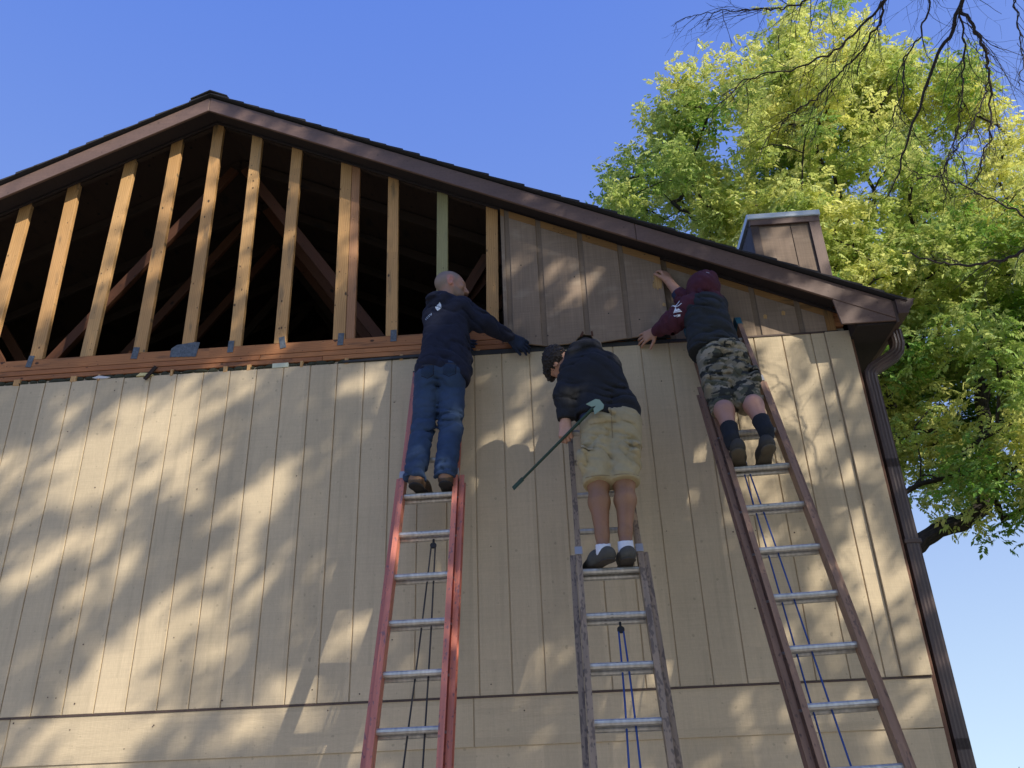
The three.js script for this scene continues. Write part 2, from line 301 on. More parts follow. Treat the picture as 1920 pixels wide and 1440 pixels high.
  // pressed metal plates
  for (const [x, y, w, h, t] of [[-4.005, 4.972, 0.045, 0.10, 0.12], [-3.178, 4.985, 0.05, 0.10, 0.1], [-2.434, 4.985, 0.045, 0.10, 0.02], [-2.036, 4.99, 0.045, 0.10, -0.22], [-1.588, 4.985, 0.045, 0.105, 0.04], [-1.185, 4.985, 0.047, 0.10, 0.0]]) { const g = box(-w / 2, w / 2, -h / 2, h / 2, 0, 0.003, { bev: 0.0008, off: [x, y] }); hp('connector_plate', g.rotateZ(-t).translate(x, y, -0.0145), M.galvanized); }
  { const pl = []; for (let i = 0; i < 12; i++) pl.push([-2.90 + i * 0.0185, 4.925 + (i % 2) * 0.004 - i * 0.0008]); const top = [[-2.68, 5.04], [-2.72, 5.046], [-2.86, 5.03], [-2.9, 5.0]]; hp('connector_plate', slab([...pl, ...top], -0.0155, -0.0115, { bev: 0.0006 }), M.galvanized, 'wide crumpled metal truss plate'); }
}
{
  // roof: sheathing, shingle courses, rake boards, soffits, eave box
  for (const s of [-1, 1]) {
    const ex = AX + s * 5.22, ey = roofY(ex);
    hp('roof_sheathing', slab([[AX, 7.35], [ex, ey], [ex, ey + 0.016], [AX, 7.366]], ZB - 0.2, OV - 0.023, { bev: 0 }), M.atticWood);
    const n = 38, L = 5.26;
    for (let i = 0; i < n; i++) {
      const a = i / n * L, b = (i + 1.25) / n * L, y = (d) => 7.366 - PITCH * d, r = R1();
      const p = (d, h) => [AX + s * d, y(d) + h];
      hp('shingle_course', slab([p(a, 0.001), p(b, 0.002), p(b, 0.021 + r * 0.006), p(a, 0.010)], ZB - 0.22, OV + 0.022 + r * 0.012, { bev: 0.001 }), M.shingle);
    }
    // rake board in two lengths, meeting in a mitre at the ridge
    const cut = s > 0 ? 1.55 : 2.2, x1 = AX + s * 5.2;
    const fb = (xa, xb) => [[xa, roofY(xa) - 0.147], [xb, roofY(xb) - 0.147], [xb, roofY(xb) - 0.002], [xa, roofY(xa) - 0.002]];
    const q = AX + s * (s > 0 ? 3.48 : 3.0);
    hp('rake_board', slab(fb(AX + s * 0.0015, q - s * 0.0015), OV - 0.022, OV, { swap: true, bev: 0.003, off: [0.3 * s, 0] }), M.trim);
    hp('rake_board', slab(fb(q + s * 0.0015, x1), OV - 0.022, OV - 0.0006, { swap: true, bev: 0.003, off: [0.1, 0.5] }), M.trim);
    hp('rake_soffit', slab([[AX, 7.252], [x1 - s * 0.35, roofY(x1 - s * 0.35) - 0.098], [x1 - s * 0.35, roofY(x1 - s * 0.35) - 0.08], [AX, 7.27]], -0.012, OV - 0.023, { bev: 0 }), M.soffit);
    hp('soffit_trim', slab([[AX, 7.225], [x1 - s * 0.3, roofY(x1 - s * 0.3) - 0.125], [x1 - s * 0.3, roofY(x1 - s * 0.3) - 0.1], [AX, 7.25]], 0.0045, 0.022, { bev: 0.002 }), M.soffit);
  }
  hp('ridge_cap', slab([[AX - 0.16, 7.317], [AX, 7.394], [AX + 0.16, 7.317], [AX + 0.16, 7.329], [AX, 7.408], [AX - 0.16, 7.329]], ZB - 0.22, OV + 0.034, { bev: 0.001 }), M.shingle);
  // boxed end of the eave
  hp('eave_return', slab([[2.025, 4.715], [2.398, 4.715], [2.398, roofY(2.398) - 0.15], [2.0, roofY(2.0) - 0.15]], OV - 0.02, OV - 0.004, { bev: 0.002, swap: true }), M.trim);
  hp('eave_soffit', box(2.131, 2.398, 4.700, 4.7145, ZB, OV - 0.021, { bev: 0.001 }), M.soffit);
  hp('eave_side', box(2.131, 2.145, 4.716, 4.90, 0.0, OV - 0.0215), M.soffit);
  hp('eave_board', box(2.399, 2.418, 4.70, 4.872, ZB, OV - 0.002, { bev: 0.002 }), M.trimDark);
  // gutter with a moulded front, open on top, closed at its end
  const prof = [[2.419, 4.872], [2.419, 4.758], [2.488, 4.758], [2.500, 4.79], [2.531, 4.825], [2.540, 4.868], [2.555, 4.872]];
  const inner = prof.map(([x, y], i) => [x + (i < 2 ? 0.004 : i === 2 ? -0.002 : -0.005), y + (i === 1 || i === 2 ? 0.004 : 0)]).reverse();
  const gut = hp('gutter', slab([...prof, ...inner], ZB - 0.05, OV + 0.012, { bev: 0 }), M.gutter);
  part('end_cap', slab(prof, OV + 0.012, OV + 0.016, { bev: 0.0005 }), M.gutter, gut);
  // downspout: ribbed square pipe, two elbows
  const W = 0.047, D = 0.044, rib = []; for (const [ax, az, bx, bz] of [[-W, -D, W, -D], [W, -D, W, D], [W, D, -W, D], [-W, D, -W, -D]]) for (let i = 0; i < 8; i++) { const t = i / 8, o = i === 0 ? 0.9 : i % 2 ? 0.93 : 1.0; rib.push([(ax + (bx - ax) * t) * o, (az + (bz - az) * t) * o]); }
  function pipe(path, z, flip) {
    const pos = [], uv = [], idx = [], n = rib.length;
    path.forEach(([x, y], i) => {
      const a = path[Math.max(i - 1, 0)], b = path[Math.min(i + 1, path.length - 1)]; let tx = b[0] - a[0], ty = b[1] - a[1]; const l = Math.hypot(tx, ty); tx /= l; ty /= l;
      rib.forEach(([u, w], k) => { pos.push(x - ty * u * -1, y + tx * u * -1, z + w); uv.push(k * 0.02, y); if (i) { const q = i * n + k, r = i * n + (k + 1) % n; idx.push(q - n, q, r - n, r - n, q, r); } });
    });
    const g = new THREE.BufferGeometry(); g.setAttribute('position', new THREE.Float32BufferAttribute(pos, 3)); g.setAttribute('uv', new THREE.Float32BufferAttribute(uv, 2)); g.setIndex(idx); const f = g.toNonIndexed(); f.computeVertexNormals(); return f;
  }
  const PX = 2.222, PZ = -0.058;
  const ds = hp('downspout', pipe([[PX, 0.15], [PX, 4.395]], PZ), M.spout);
  part('elbow', pipe([[PX, 4.385], [PX + 0.004, 4.43], [PX + 0.03, 4.462], [PX + 0.2, 4.565], [PX + 0.232, 4.60], [PX + 0.248, 4.65], [PX + 0.248, 4.762]], PZ), M.spout, ds);
  for (const y of [1.98, 3.72]) part('joint_band', pipe([[PX, y], [PX, y + 0.06]], PZ), M.spout, ds).scale.set(1.0, 1, 1.0);
  for (const y of [3.2]) part('strap', box(PX - 0.053, PX + 0.053, y, y + 0.026, PZ - 0.05, PZ + 0.049), M.spout, ds);
}
{
  // siding still on the gable at the right: boards between sunk channels, bare strip where a trim board was
  const ys = (x) => roofY(x) - 0.105, yp = (x) => roofY(x) - 0.178, yb = 4.772;
  const faces = [[0.905, 1.175], [1.215, 1.482], [1.522, 1.790], [1.830, 1.985]];
  for (const [a, b] of faces) {
    hp('gable_board', slab([[a, yb], [b, yb], [b, yp(b)], [a, yp(a)]], -0.014, 0.0025, { bev: 0.0015, off: [a * 0.3, 0.2] }), M.oldPaint);
    hp('bare_strip', slab([[a, yp(a) + 0.001], [b, yp(b) + 0.001], [b, ys(b)], [a, ys(a)]], -0.014, 0.001, { bev: 0.001, swap: true, off: [a, a] }), M.raw);
  }
  for (const x of [0.865, 1.175, 1.482, 1.790]) hp('channel', slab([[x + 0.0005, yb], [x + 0.0395, yb], [x + 0.0395, ys(x + 0.04)], [x + 0.0005, ys(x)]], -0.014, -0.005, { bev: 0 }), M.oldGroove);
  hp('bare_strip', slab([[1.987, yb], [2.05, yb], [2.05, ys(2.05)], [1.987, ys(1.987)]], -0.014, 0.0015, { bev: 0.001 }), M.raw);
  for (const [x, y] of [[1.565, 4.925], [1.70, 4.945], [1.24, 5.1]]) { const c = slab([[x - 0.014, y - 0.016], [x + 0.01, y - 0.02], [x + 0.016, y + 0.008], [x, y + 0.02], [x - 0.012, y + 0.012]], 0.0015, 0.005, { bev: 0.0008 }); hp('splintered_hole', c, M.splinter); }
  hp('gable_backing', slab([[-0.36, 4.99], [2.05, 4.99], [2.05, ys(2.05)], [-0.36, ys(-0.36)]], -0.07, -0.058, { bev: 0 }), M.atticWood);
  hp('gap_shade_sheet', box(-0.30, 0.9, 4.806, 4.995, -0.0095, -0.006, { bev: 0 }), M.felt);  // black sheet added behind the panel so the gap reads as shade
  hp('gable_shadow_flashing', slab([[0.86, 4.7585], [2.06, 4.7585], [2.06, 4.7715], [0.86, 4.7715]], -0.012, 0.006, { bev: 0.001 }), M.trimDark);  // flashing, its dark colour draws the shadow gap below the gable boards
}
{
  // chimney chase rising through the roof near the eave
  const x0 = 1.785, x1 = 2.378, z1 = -0.7, z0 = -1.35, yt = 6.30;
  const ch = hp('chimney', box(x0 + 0.012, x1 - 0.012, 4.7, yt - 0.02, z0 + 0.012, z1 - 0.016, { bev: 0 }), M.trimDark, 'wooden chimney chase with a metal cap');
  const grooveX = [x0 + 0.012, 2.128, x1 - 0.115];
  part('chase_board', box(x0 + 0.072, 2.125, 4.72, yt - 0.062, z1 - 0.02, z1 - 0.006, { off: [0.2, 0.3] }), M.chase, ch);
  part('chase_board', box(2.131, 2.286, 4.72, yt - 0.06, z1 - 0.02, z1 - 0.0065, { off: [0.6, 0.1] }), M.chase, ch);
  part('corner_trim', box(2.288, x1, 4.72, yt - 0.045, z1 - 0.02, z1 + 0.012, { off: [0.1, 0.2] }), M.trim, ch);
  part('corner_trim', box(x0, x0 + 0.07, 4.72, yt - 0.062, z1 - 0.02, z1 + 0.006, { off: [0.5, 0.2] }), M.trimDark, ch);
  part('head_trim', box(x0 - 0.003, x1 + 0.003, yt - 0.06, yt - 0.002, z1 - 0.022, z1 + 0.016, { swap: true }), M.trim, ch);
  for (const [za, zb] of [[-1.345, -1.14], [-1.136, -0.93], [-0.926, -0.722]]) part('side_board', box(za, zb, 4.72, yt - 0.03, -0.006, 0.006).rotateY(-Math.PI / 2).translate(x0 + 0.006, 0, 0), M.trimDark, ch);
  part('chimney_cap', merge([box(x0 - 0.02, x1 + 0.016, yt, yt + 0.055, z0 - 0.02, z1 + 0.026, { bev: 0.006 })]), M.capMetal, ch);
}
// ---------------------------------------------------------------- extension ladders
function ladder(label, c0, up, half, railMat, kTop, kBase, flyBottom, kRope, opts = {}) {
  const y = up.clone().normalize(), x = V(1, 0, 0).addScaledVector(y, -y.x).normalize(), z = x.clone().cross(y), sF = c0.y / y.y, STEP = 0.3048;
  const L = thing('extension_ladder', label, 'ladder', c0.clone().addScaledVector(y, -sF));
  L.quaternion.setFromRotationMatrix(new THREE.Matrix4().makeBasis(x, y, z));
  const add = (name, geo, mat, lab, kind) => { const m = part(name, geo, mat, L, false); return tag(m, lab, null, null, kind); };
  // a rail is a channel: web towards the rungs, flanges outwards
  const rail = (s, h, y0, y1, zc, off) => {
    const w = 0.031, t = 0.0045, d = 0.039, P = [[h, -d], [h + w, -d], [h + w, -d + t], [h + t, -d + t], [h + t, d - t], [h + w, d - t], [h + w, d], [h, d]].map(([a, b]) => [s * a, -(zc + b)]);
    if (s > 0) P.reverse();
    const g = slab(P, y0, y1, { bev: 0 }).rotateX(-Math.PI / 2), p = g.attributes.position, uv = g.attributes.uv;
    for (let i = 0; i < uv.count; i++) uv.setXY(i, p.getX(i) + p.getZ(i) + off, p.getY(i) + off * 3);
    return g;
  };
  const rung = (h, yy, zc) => {
    const n = 20, pts = []; for (let i = 0; i < n; i++) { const a = i / n * 2 * Math.PI, r = i % 2 ? 0.0172 : 0.0184; pts.push([Math.cos(a) * r, Math.sin(a) * r * 0.94 + (Math.sin(a) > 0.5 ? -0.001 : 0)]); }
    return slab(pts, -h - 0.004, h + 0.004, { bev: 0, off: [yy * 0.37, 0] }).rotateY(Math.PI / 2).translate(0, yy, zc);
  };
  const yTop = sF + STEP * kTop, yB = sF + STEP * kBase, zb = -0.05, hb = half + 0.0335, y0 = 0.04;
  for (const s of [-1, 1]) {
    add('rail', rail(s, half, flyBottom, yTop, 0, s * 0.3), railMat);
    add('base_rail', rail(s, hb, y0, yB, zb, 0.17 + s * 0.2), railMat);
    add('ladder_foot', box(s * (hb + 0.016) - 0.03, s * (hb + 0.016) + 0.03, y0 - 0.0395, y0 - 0.002, zb - 0.06, zb + 0.06, { bev: 0.004 }), M.black);
    // guide bracket of the base section, wrapped round the front rail
    add('guide_bracket', merge([box(s > 0 ? half - 0.006 : -half - 0.036, s > 0 ? half + 0.036 : -half + 0.006, yB - 0.045, yB + 0.012, 0.0395, 0.0435, { bev: 0.001 }), box(s * (half + 0.0325) - 0.001, s * (half + 0.0325) + 0.001, yB - 0.045, yB + 0.012, -0.03, 0.043, { bev: 0.0005 })]), M.bracket);
    add('rung_lock', merge([box(s * (half - 0.022) - 0.006, s * (half - 0.022) + 0.006, flyBottom + 0.02, flyBottom + 0.19, -0.05, 0.03, { bev: 0.003 }), box(s * (half - 0.04) - 0.006, s * (half - 0.04) + 0.006, flyBottom + 0.06, flyBottom + 0.17, -0.06, 0.02, { bev: 0.003 })]), M.bracket);
    if (opts.cap) add('end_cap', merge([new THREE.CylinderGeometry(0.041, 0.041, 0.042, 18).rotateZ(Math.PI / 2).scale(1, 1, 1).translate(s * (half + 0.015), yTop + 0.01, 0), box(s * (half + 0.015) - 0.021, s * (half + 0.015) + 0.021, yTop - 0.05, yTop + 0.01, -0.041, 0.041, { bev: 0.004 })]), M.tealRubber, 'teal rubber end cap on the rail');
    else add('end_cap', box(s > 0 ? half - 0.001 : -half - 0.033, s > 0 ? half + 0.033 : -half + 0.001, yTop - 0.004, yTop + 0.012, -0.042, 0.042, { bev: 0.003 }), M.black);
  }
  for (let k = Math.ceil((flyBottom + 0.05 - sF) / STEP); sF + k * STEP < yTop - 0.03; k++) add('rung', rung(half, sF + k * STEP, 0.0), M.aluminium);
  for (let k = Math.ceil((0.2 - sF) / STEP); sF + k * STEP < yB - 0.03; k++) add('base_rung', rung(hb, sF + k * STEP + 0.002, zb), M.aluminium);
  // rope from a pulley under a rung
  const yr = sF + STEP * kRope, rx = opts.ropeX ?? 0.02, mat = opts.ropeMat;
  add('pulley', merge([new THREE.CylinderGeometry(0.019, 0.019, 0.012, 14).rotateX(Math.PI / 2).translate(rx, yr - 0.055, -0.045), box(rx - 0.006, rx + 0.006, yr - 0.05, yr - 0.004, -0.05, -0.038)]), M.black);
  const strand = (xa, xb, sag, lo) => { const p = [], r = []; for (let i = 0; i <= 24; i++) { const t = i / 24; p.push(V(mix(rx + xa, rx + xb, t) + Math.sin(t * 7) * 0.003, mix(yr - 0.06, lo, t), -0.045 + Math.sin(t * Math.PI) * sag)); r.push(0.0048); } return tube(p, r, 7); };
  add('rope', strand(-0.012, opts.ropeA ?? -0.07, 0.006, flyBottom - 0.2), mat);
  add('rope', strand(0.012, opts.ropeB ?? 0.02, 0.012, flyBottom - 0.3), opts.ropeMat2 ?? mat);
  return L;
}
ladder('faded red fibreglass ladder under the man in blue jeans', V(-0.819, 3.237, 0.645), V(-0.002, 0.28, -0.121), 0.152, M.railRed, 4.85, 1.55, 1.2, 0.0, { ropeMat: M.ropeBlack, ropeX: 0.045, ropeA: -0.10, ropeB: 0.055, ropeMat2: M.ropeBlack });
ladder('scuffed grey ladder under the man in khaki shorts', V(0.237, 2.893, 0.914), V(0.002, 0.267, -0.148), 0.151, M.railGrey, 5.7, 0.45, 1.75, -1.0, { ropeMat: M.ropeBlue, ropeX: 0.02, ropeA: -0.05, ropeB: 0.02 });
ladder('brown ladder with teal rubber tips under the man in camouflage shorts', V(1.206, 3.554, 0.574), V(-0.008, 0.282, -0.116), 0.168, M.railBrown, 4.62, 2.55, 1.25, 1.0, { ropeMat: M.ropeBlue, ropeX: -0.08, ropeA: -0.07, ropeB: 0.06, cap: true });
// ---------------------------------------------------------------- bodies and clothes: blended distance fields, meshed
class Field {
  constructor() { this.p = []; this.cuts = []; this.lo = V(1e9, 1e9, 1e9); this.hi = V(-1e9, -1e9, -1e9); this.disp = null; }
  grow(v, r) { this.lo.min(V(v.x - r, v.y - r, v.z - r)); this.hi.max(V(v.x + r, v.y + r, v.z + r)); }
  cap(a, b, ra, rb, k = 0.03, sub = false) { const d = b.clone().sub(a); this.p.push({ t: 0, a, d, i: 1 / Math.max(1e-9, d.lengthSq()), ra, rb, k, sub }); if (!sub) { this.grow(a, ra); this.grow(b, rb); } return this; }
  chain(pts, rad, k = 0.03) { for (let i = 0; i + 1 < pts.length; i++) this.cap(pts[i], pts[i + 1], rad[i], rad[i + 1], k); return this; }
  ell(c, r, k = 0.03, basis = null, sub = false) { const q = basis ? basis.clone().invert().elements : null; this.p.push({ t: 1, a: c, r, q, k, sub }); if (!sub) this.grow(c, Math.max(r.x, r.y, r.z)); return this; }
  cut(pt, n) { this.cuts.push({ pt, n: n.clone().normalize() }); return this; }   // keeps the side that n points away from
  at(x, y, z) {
    let d = 1;
    for (const p of this.p) {
      const px = x - p.a.x, py = y - p.a.y, pz = z - p.a.z; let e;
      if (p.t === 0) { const h = Math.min(1, Math.max(0, (px * p.d.x + py * p.d.y + pz * p.d.z) * p.i)), qx = px - p.d.x * h, qy = py - p.d.y * h, qz = pz - p.d.z * h; e = Math.sqrt(qx * qx + qy * qy + qz * qz) - (p.ra + (p.rb - p.ra) * h); }
      else { let lx = px, ly = py, lz = pz; const q = p.q; if (q) { lx = q[0] * px + q[4] * py + q[8] * pz; ly = q[1] * px + q[5] * py + q[9] * pz; lz = q[2] * px + q[6] * py + q[10] * pz; } lx /= p.r.x; ly /= p.r.y; lz /= p.r.z; const l = Math.sqrt(lx * lx + ly * ly + lz * lz); e = (l - 1) * Math.min(p.r.x, p.r.y, p.r.z) * (l > 1 ? 1.15 : 1); }
      if (p.sub) { const h = Math.max(p.k - Math.abs(d + e), 0) / p.k; d = Math.max(d, -e) + h * h * p.k * 0.25; }
      else { const h = Math.max(p.k - Math.abs(d - e), 0) / p.k; d = Math.min(d, e) - h * h * p.k * 0.25; }
    }
    for (const c of this.cuts) { const e = (x - c.pt.x) * c.n.x + (y - c.pt.y) * c.n.y + (z - c.pt.z) * c.n.z; if (e > d && (!c.within || c.within(x, y, z))) d = e; }
    if (this.disp && d < 0.04 && d > -0.04) d += this.disp(x, y, z);
    return d;
  }
}
function meshField(f, cell, color = null) {
  const lo = f.lo.clone().addScalar(-2.5 * cell), n = [0, 1, 2].map((c) => Math.ceil((f.hi.getComponent(c) - f.lo.getComponent(c)) / cell) + 6), [nx, ny, nz] = n;
  const g = new Float32Array(nx * ny * nz), id = new Int32Array(nx * ny * nz).fill(-1), at = (i, j, k) => (k * ny + j) * nx + i;
  for (let k = 0; k < nz; k++) for (let j = 0; j < ny; j++) for (let i = 0; i < nx; i++) {
    if (i > 1 && i % 4 && Math.abs(g[at(i - 1, j, k)]) > 0.07) { g[at(i, j, k)] = g[at(i - 1, j, k)] - Math.sign(g[at(i - 1, j, k)]) * cell; continue; }
    g[at(i, j, k)] = f.at(lo.x + i * cell, lo.y + j * cell, lo.z + k * cell);
  }
  const pos = [], col = [], uv = [], idx = [];
  for (let k = 0; k < nz - 1; k++) for (let j = 0; j < ny - 1; j++) for (let i = 0; i < nx - 1; i++) {
    let mask = 0; const v = []; for (let c = 0; c < 8; c++) { const d = g[at(i + (c & 1), j + (c >> 1 & 1), k + (c >> 2))]; v.push(d); if (d < 0) mask |= 1 << c; }
    if (mask === 0 || mask === 255) continue;
    let sx = 0, sy = 0, sz = 0, m = 0;
    for (let c = 0; c < 8; c++) for (const b of [1, 2, 4]) if (!(c & b)) { const e = c | b, a = v[c], d = v[e]; if ((a < 0) !== (d < 0)) { const t = a / (a - d); sx += (c & 1) + (b === 1 ? t : 0); sy += (c >> 1 & 1) + (b === 2 ? t : 0); sz += (c >> 2) + (b === 4 ? t : 0); m++; } }
    const x = lo.x + (i + sx / m) * cell, y = lo.y + (j + sy / m) * cell, z = lo.z + (k + sz / m) * cell;
    id[at(i, j, k)] = pos.length / 3; pos.push(x, y, z); uv.push(x + z * 0.8, y + z * 0.3); if (color) col.push(...color(x, y, z));
  }
  const quad = (a, b, c, d, flip) => { if (a < 0 || b < 0 || c < 0 || d < 0) return; flip ? idx.push(a, c, b, a, d, c) : idx.push(a, b, c, a, c, d); };
  for (let k = 1; k < nz - 1; k++) for (let j = 1; j < ny - 1; j++) for (let i = 1; i < nx - 1; i++) {
    const s = g[at(i, j, k)] < 0;
    if (s !== g[at(i + 1, j, k)] < 0) quad(id[at(i, j - 1, k - 1)], id[at(i, j, k - 1)], id[at(i, j, k)], id[at(i, j - 1, k)], !s);
    if (s !== g[at(i, j + 1, k)] < 0) quad(id[at(i - 1, j, k - 1)], id[at(i - 1, j, k)], id[at(i, j, k)], id[at(i, j, k - 1)], !s);
    if (s !== g[at(i, j, k + 1)] < 0) quad(id[at(i - 1, j - 1, k)], id[at(i, j - 1, k)], id[at(i, j, k)], id[at(i - 1, j, k)], !s);
  }
  const b = new THREE.BufferGeometry();
  b.setAttribute('position', new THREE.Float32BufferAttribute(pos, 3)); b.setAttribute('uv', new THREE.Float32BufferAttribute(uv, 2));
  if (color) b.setAttribute('color', new THREE.Float32BufferAttribute(col, 3));
  b.setIndex(idx); b.computeVertexNormals();
  return b;
}
// folds of cloth: ridged noise stretched along dir, stronger near the given spots
function folds(amp, freq, dir, spots = [], seed = 0, base = 0.35) {
  const u = dir.clone().normalize(), s = Math.abs(u.y) < 0.9 ? V(0, 1, 0).cross(u).normalize() : V(1, 0, 0).cross(u).normalize(), w = u.clone().cross(s);
  return (x, y, z) => {
    let k = base; for (const [c, r] of spots) { const q = ((x - c.x) ** 2 + (y - c.y) ** 2 + (z - c.z) ** 2) / (r * r); if (q < 4) k += Math.exp(-q * 1.4); }
    const a = x * u.x + y * u.y + z * u.z, b = x * s.x + y * s.y + z * s.z, c = x * w.x + y * w.y + z * w.z, bend = noise(x * 5, y * 5, z * 5 + seed) * 0.05;
    const n = noise((a + bend) * freq, b * freq * 0.3 + seed, c * freq * 0.3), m = noise((a - bend) * freq * 2.3 + 4, b * freq * 0.8, c * freq * 0.8 + seed), n2 = noise((a * 0.8 + b * 0.6 + bend) * freq * 1.4, (b - a * 0.5) * freq * 0.4, c * freq * 0.5 + seed * 2);
    const crease = (q, w) => { const t = Math.max(0, 1 - Math.abs(q) * w); return t * t; };
    return amp * k * (1.25 * crease(n, 3.2) + 0.8 * crease(n2, 3.6) * (k > 0.6 ? 1 : 0.6) - 0.45 + 0.45 * m);
  };
}
// a head in its own axes: x to its left, y to the crown, z to the face
function headInto(f, c, up, fwd, o = {}) {
  const z = fwd.clone().normalize(), y = up.clone().addScaledVector(z, -up.dot(z)).normalize(), x = y.clone().cross(z), B = new THREE.Matrix4().makeBasis(x, y, z), s = o.size ?? 1;
  const P = (a, b, d) => c.clone().addScaledVector(x, a * s).addScaledVector(y, b * s).addScaledVector(z, d * s), R = (a, b, d) => V(a * s, b * s, d * s);
  f.ell(P(0, 0.032, -0.012), R(0.077, 0.088, 0.098), 0.02, B).ell(P(0, 0.0, 0.03), R(0.066, 0.08, 0.066), 0.03, B);           // skull, face
  f.ell(P(0, -0.062, 0.036), R(0.052, 0.05, 0.054), 0.035, B).ell(P(0, -0.098, 0.068), R(0.022, 0.016, 0.018), 0.025, B);      // jaw, chin
  for (const q of [-1, 1]) {
    f.cap(P(q * 0.066, -0.03, -0.002), P(q * 0.042, -0.085, 0.045), 0.014 * s, 0.014 * s, 0.03);                                 // jaw line
    f.ell(P(q * 0.04, -0.022, 0.07), R(0.024, 0.018, 0.016), 0.02, B);                                                          // cheekbone
    f.cap(P(q * 0.012, 0.026, 0.094), P(q * 0.046, 0.024, 0.078), 0.009 * s, 0.009 * s, 0.014);                                  // brow
    f.ell(P(q * 0.03, 0.006, 0.1), R(0.017, 0.011, 0.014), 0.012, B, true);                                                     // socket
    f.ell(P(q * 0.03, 0.006, 0.083), R(0.0125, 0.012, 0.0125), 0.004, B);                                                       // eye
    const E = new THREE.Matrix4().makeBasis(x.clone().multiplyScalar(1).addScaledVector(z, -q * 0.35).normalize(), y, z.clone().addScaledVector(x, q * 0.35).normalize());
    f.ell(P(q * 0.082, -0.004, -0.012), R(0.010, 0.033, 0.021), 0.008, E).ell(P(q * 0.089, 0.0, -0.006), R(0.006, 0.019, 0.010), 0.006, E, true).ell(P(q * 0.082, -0.03, -0.004), R(0.008, 0.009, 0.009), 0.006, E);  // ear
  }
  f.cap(P(0, 0.012, 0.096), P(0, -0.026, 0.116), 0.008 * s, 0.0125 * s, 0.016).ell(P(0, -0.034, 0.104), R(0.018, 0.009, 0.012), 0.012, B);   // nose
  f.cap(P(-0.02, -0.064, 0.086), P(0.02, -0.064, 0.086), 0.0075 * s, 0.0075 * s, 0.012).cap(P(-0.024, -0.0575, 0.097), P(0.024, -0.0575, 0.097), 0.0025, 0.0025, 0.006, true); // lips
  return { P, B, x, y, z };
}
// a hand: palm, four bent fingers of unequal length, thumb leaving the side of the palm
function handInto(f, wrist, dir, palm, thumbSide, curl = 0.3, o = {}) {
  const u = dir.clone().normalize(), n = palm.clone().addScaledVector(u, -palm.dot(u)).normalize(), t = u.clone().cross(n).multiplyScalar(thumbSide), s = o.size ?? 1;
  const P = (a, b, c) => wrist.clone().addScaledVector(u, a * s).addScaledVector(t, b * s).addScaledVector(n, c * s);
  f.cap(P(-0.02, 0, 0), P(0.02, 0, 0), 0.025 * s, 0.026 * s, 0.02);
  [[0.03, 0.092, 0.073, 1], [0.010, 0.096, 0.082, 1], [-0.011, 0.092, 0.075, 1.05], [-0.031, 0.083, 0.058, 1.1]].forEach(([b, k, len, cc], i) => {
    f.cap(P(0.01, b * 0.55, 0), P(k, b, 0), 0.018 * s, 0.0125 * s, 0.012);
    let a = P(k, b, 0), ang = 0, r = 0.0098 * s; const spread = (o.spread ?? 0.12) * (1.5 - i) / 1.5;
    for (const q of [0.45, 0.31, 0.24]) {
      ang += curl * cc * (q === 0.45 ? 0.9 : 1.1);
      const d = u.clone().multiplyScalar(Math.cos(ang)).addScaledVector(n, Math.sin(ang)).addScaledVector(t, spread * Math.cos(ang)).normalize(), e = a.clone().addScaledVector(d, len * q * s);
      f.cap(a, e, r, r * 0.92, 0.005); a = e; r *= 0.92;
    }
  });
  const th = o.thumb ?? [0.62, 0.75, 0.25], d1 = u.clone().multiplyScalar(th[0]).addScaledVector(t, th[1]).addScaledVector(n, th[2]).normalize(), a = P(0.018, 0.02, 0.004), b = a.clone().addScaledVector(d1, 0.046 * s), d2 = d1.clone().addScaledVector(u, 0.55).addScaledVector(n, curl * 0.5).normalize(), c = b.clone().addScaledVector(d2, 0.033 * s), e = c.clone().addScaledVector(d2.clone().addScaledVector(n, curl * 0.3).normalize(), 0.026 * s);
  f.cap(a, b, 0.0165 * s, 0.0125 * s, 0.018).cap(b, c, 0.012 * s, 0.0105 * s, 0.006).cap(c, e, 0.0105 * s, 0.009 * s, 0.006);
}
// a patch of print lying on a field's surface: rays along dir, a hair proud of the cloth
function printPatch(f, centre, dir, right, w, h, n = 22) {
  const d = dir.clone().normalize(), r = right.clone().addScaledVector(d, -right.dot(d)).normalize(), u = r.clone().cross(d), pos = [], uv = [], idx = [];
  for (let j = 0; j <= n; j++) for (let i = 0; i <= n; i++) {
    const p = centre.clone().addScaledVector(r, (i / n - 0.5) * w).addScaledVector(u, (j / n - 0.5) * h).addScaledVector(d, -0.2);
    for (let k = 0, q; k < 60; k++) { q = f.at(p.x, p.y, p.z) - 0.0022; if (q < 0.0002) break; p.addScaledVector(d, Math.max(0.0006, q * 0.7)); }
    pos.push(p.x, p.y, p.z); uv.push(i / n, j / n);
    if (i && j) { const a = (j - 1) * (n + 1) + i - 1, b = a + n + 1; idx.push(a, a + 1, b, a + 1, b + 1, b); }
  }
  const g = new THREE.BufferGeometry(); g.setAttribute('position', new THREE.Float32BufferAttribute(pos, 3)); g.setAttribute('uv', new THREE.Float32BufferAttribute(uv, 2)); g.setIndex(idx); g.computeVertexNormals();
  return g;
}
function printMat(w, h, draw, color) {
  const c = document.createElement('canvas'); c.width = w; c.height = h; const x = c.getContext('2d'); x.clearRect(0, 0, w, h); draw(x, w, h);
  const t = new THREE.CanvasTexture(c); t.colorSpace = THREE.SRGBColorSpace;
  return std(color, 0.8, { map: t, transparent: true, side: THREE.DoubleSide });
}
const weave = tex(256, 256, 0.05, 0.05, false, (u, v) => 0.5 + 0.25 * Math.sin((u + v) * 2513) + 0.25 * noise(u * 900, v * 900));
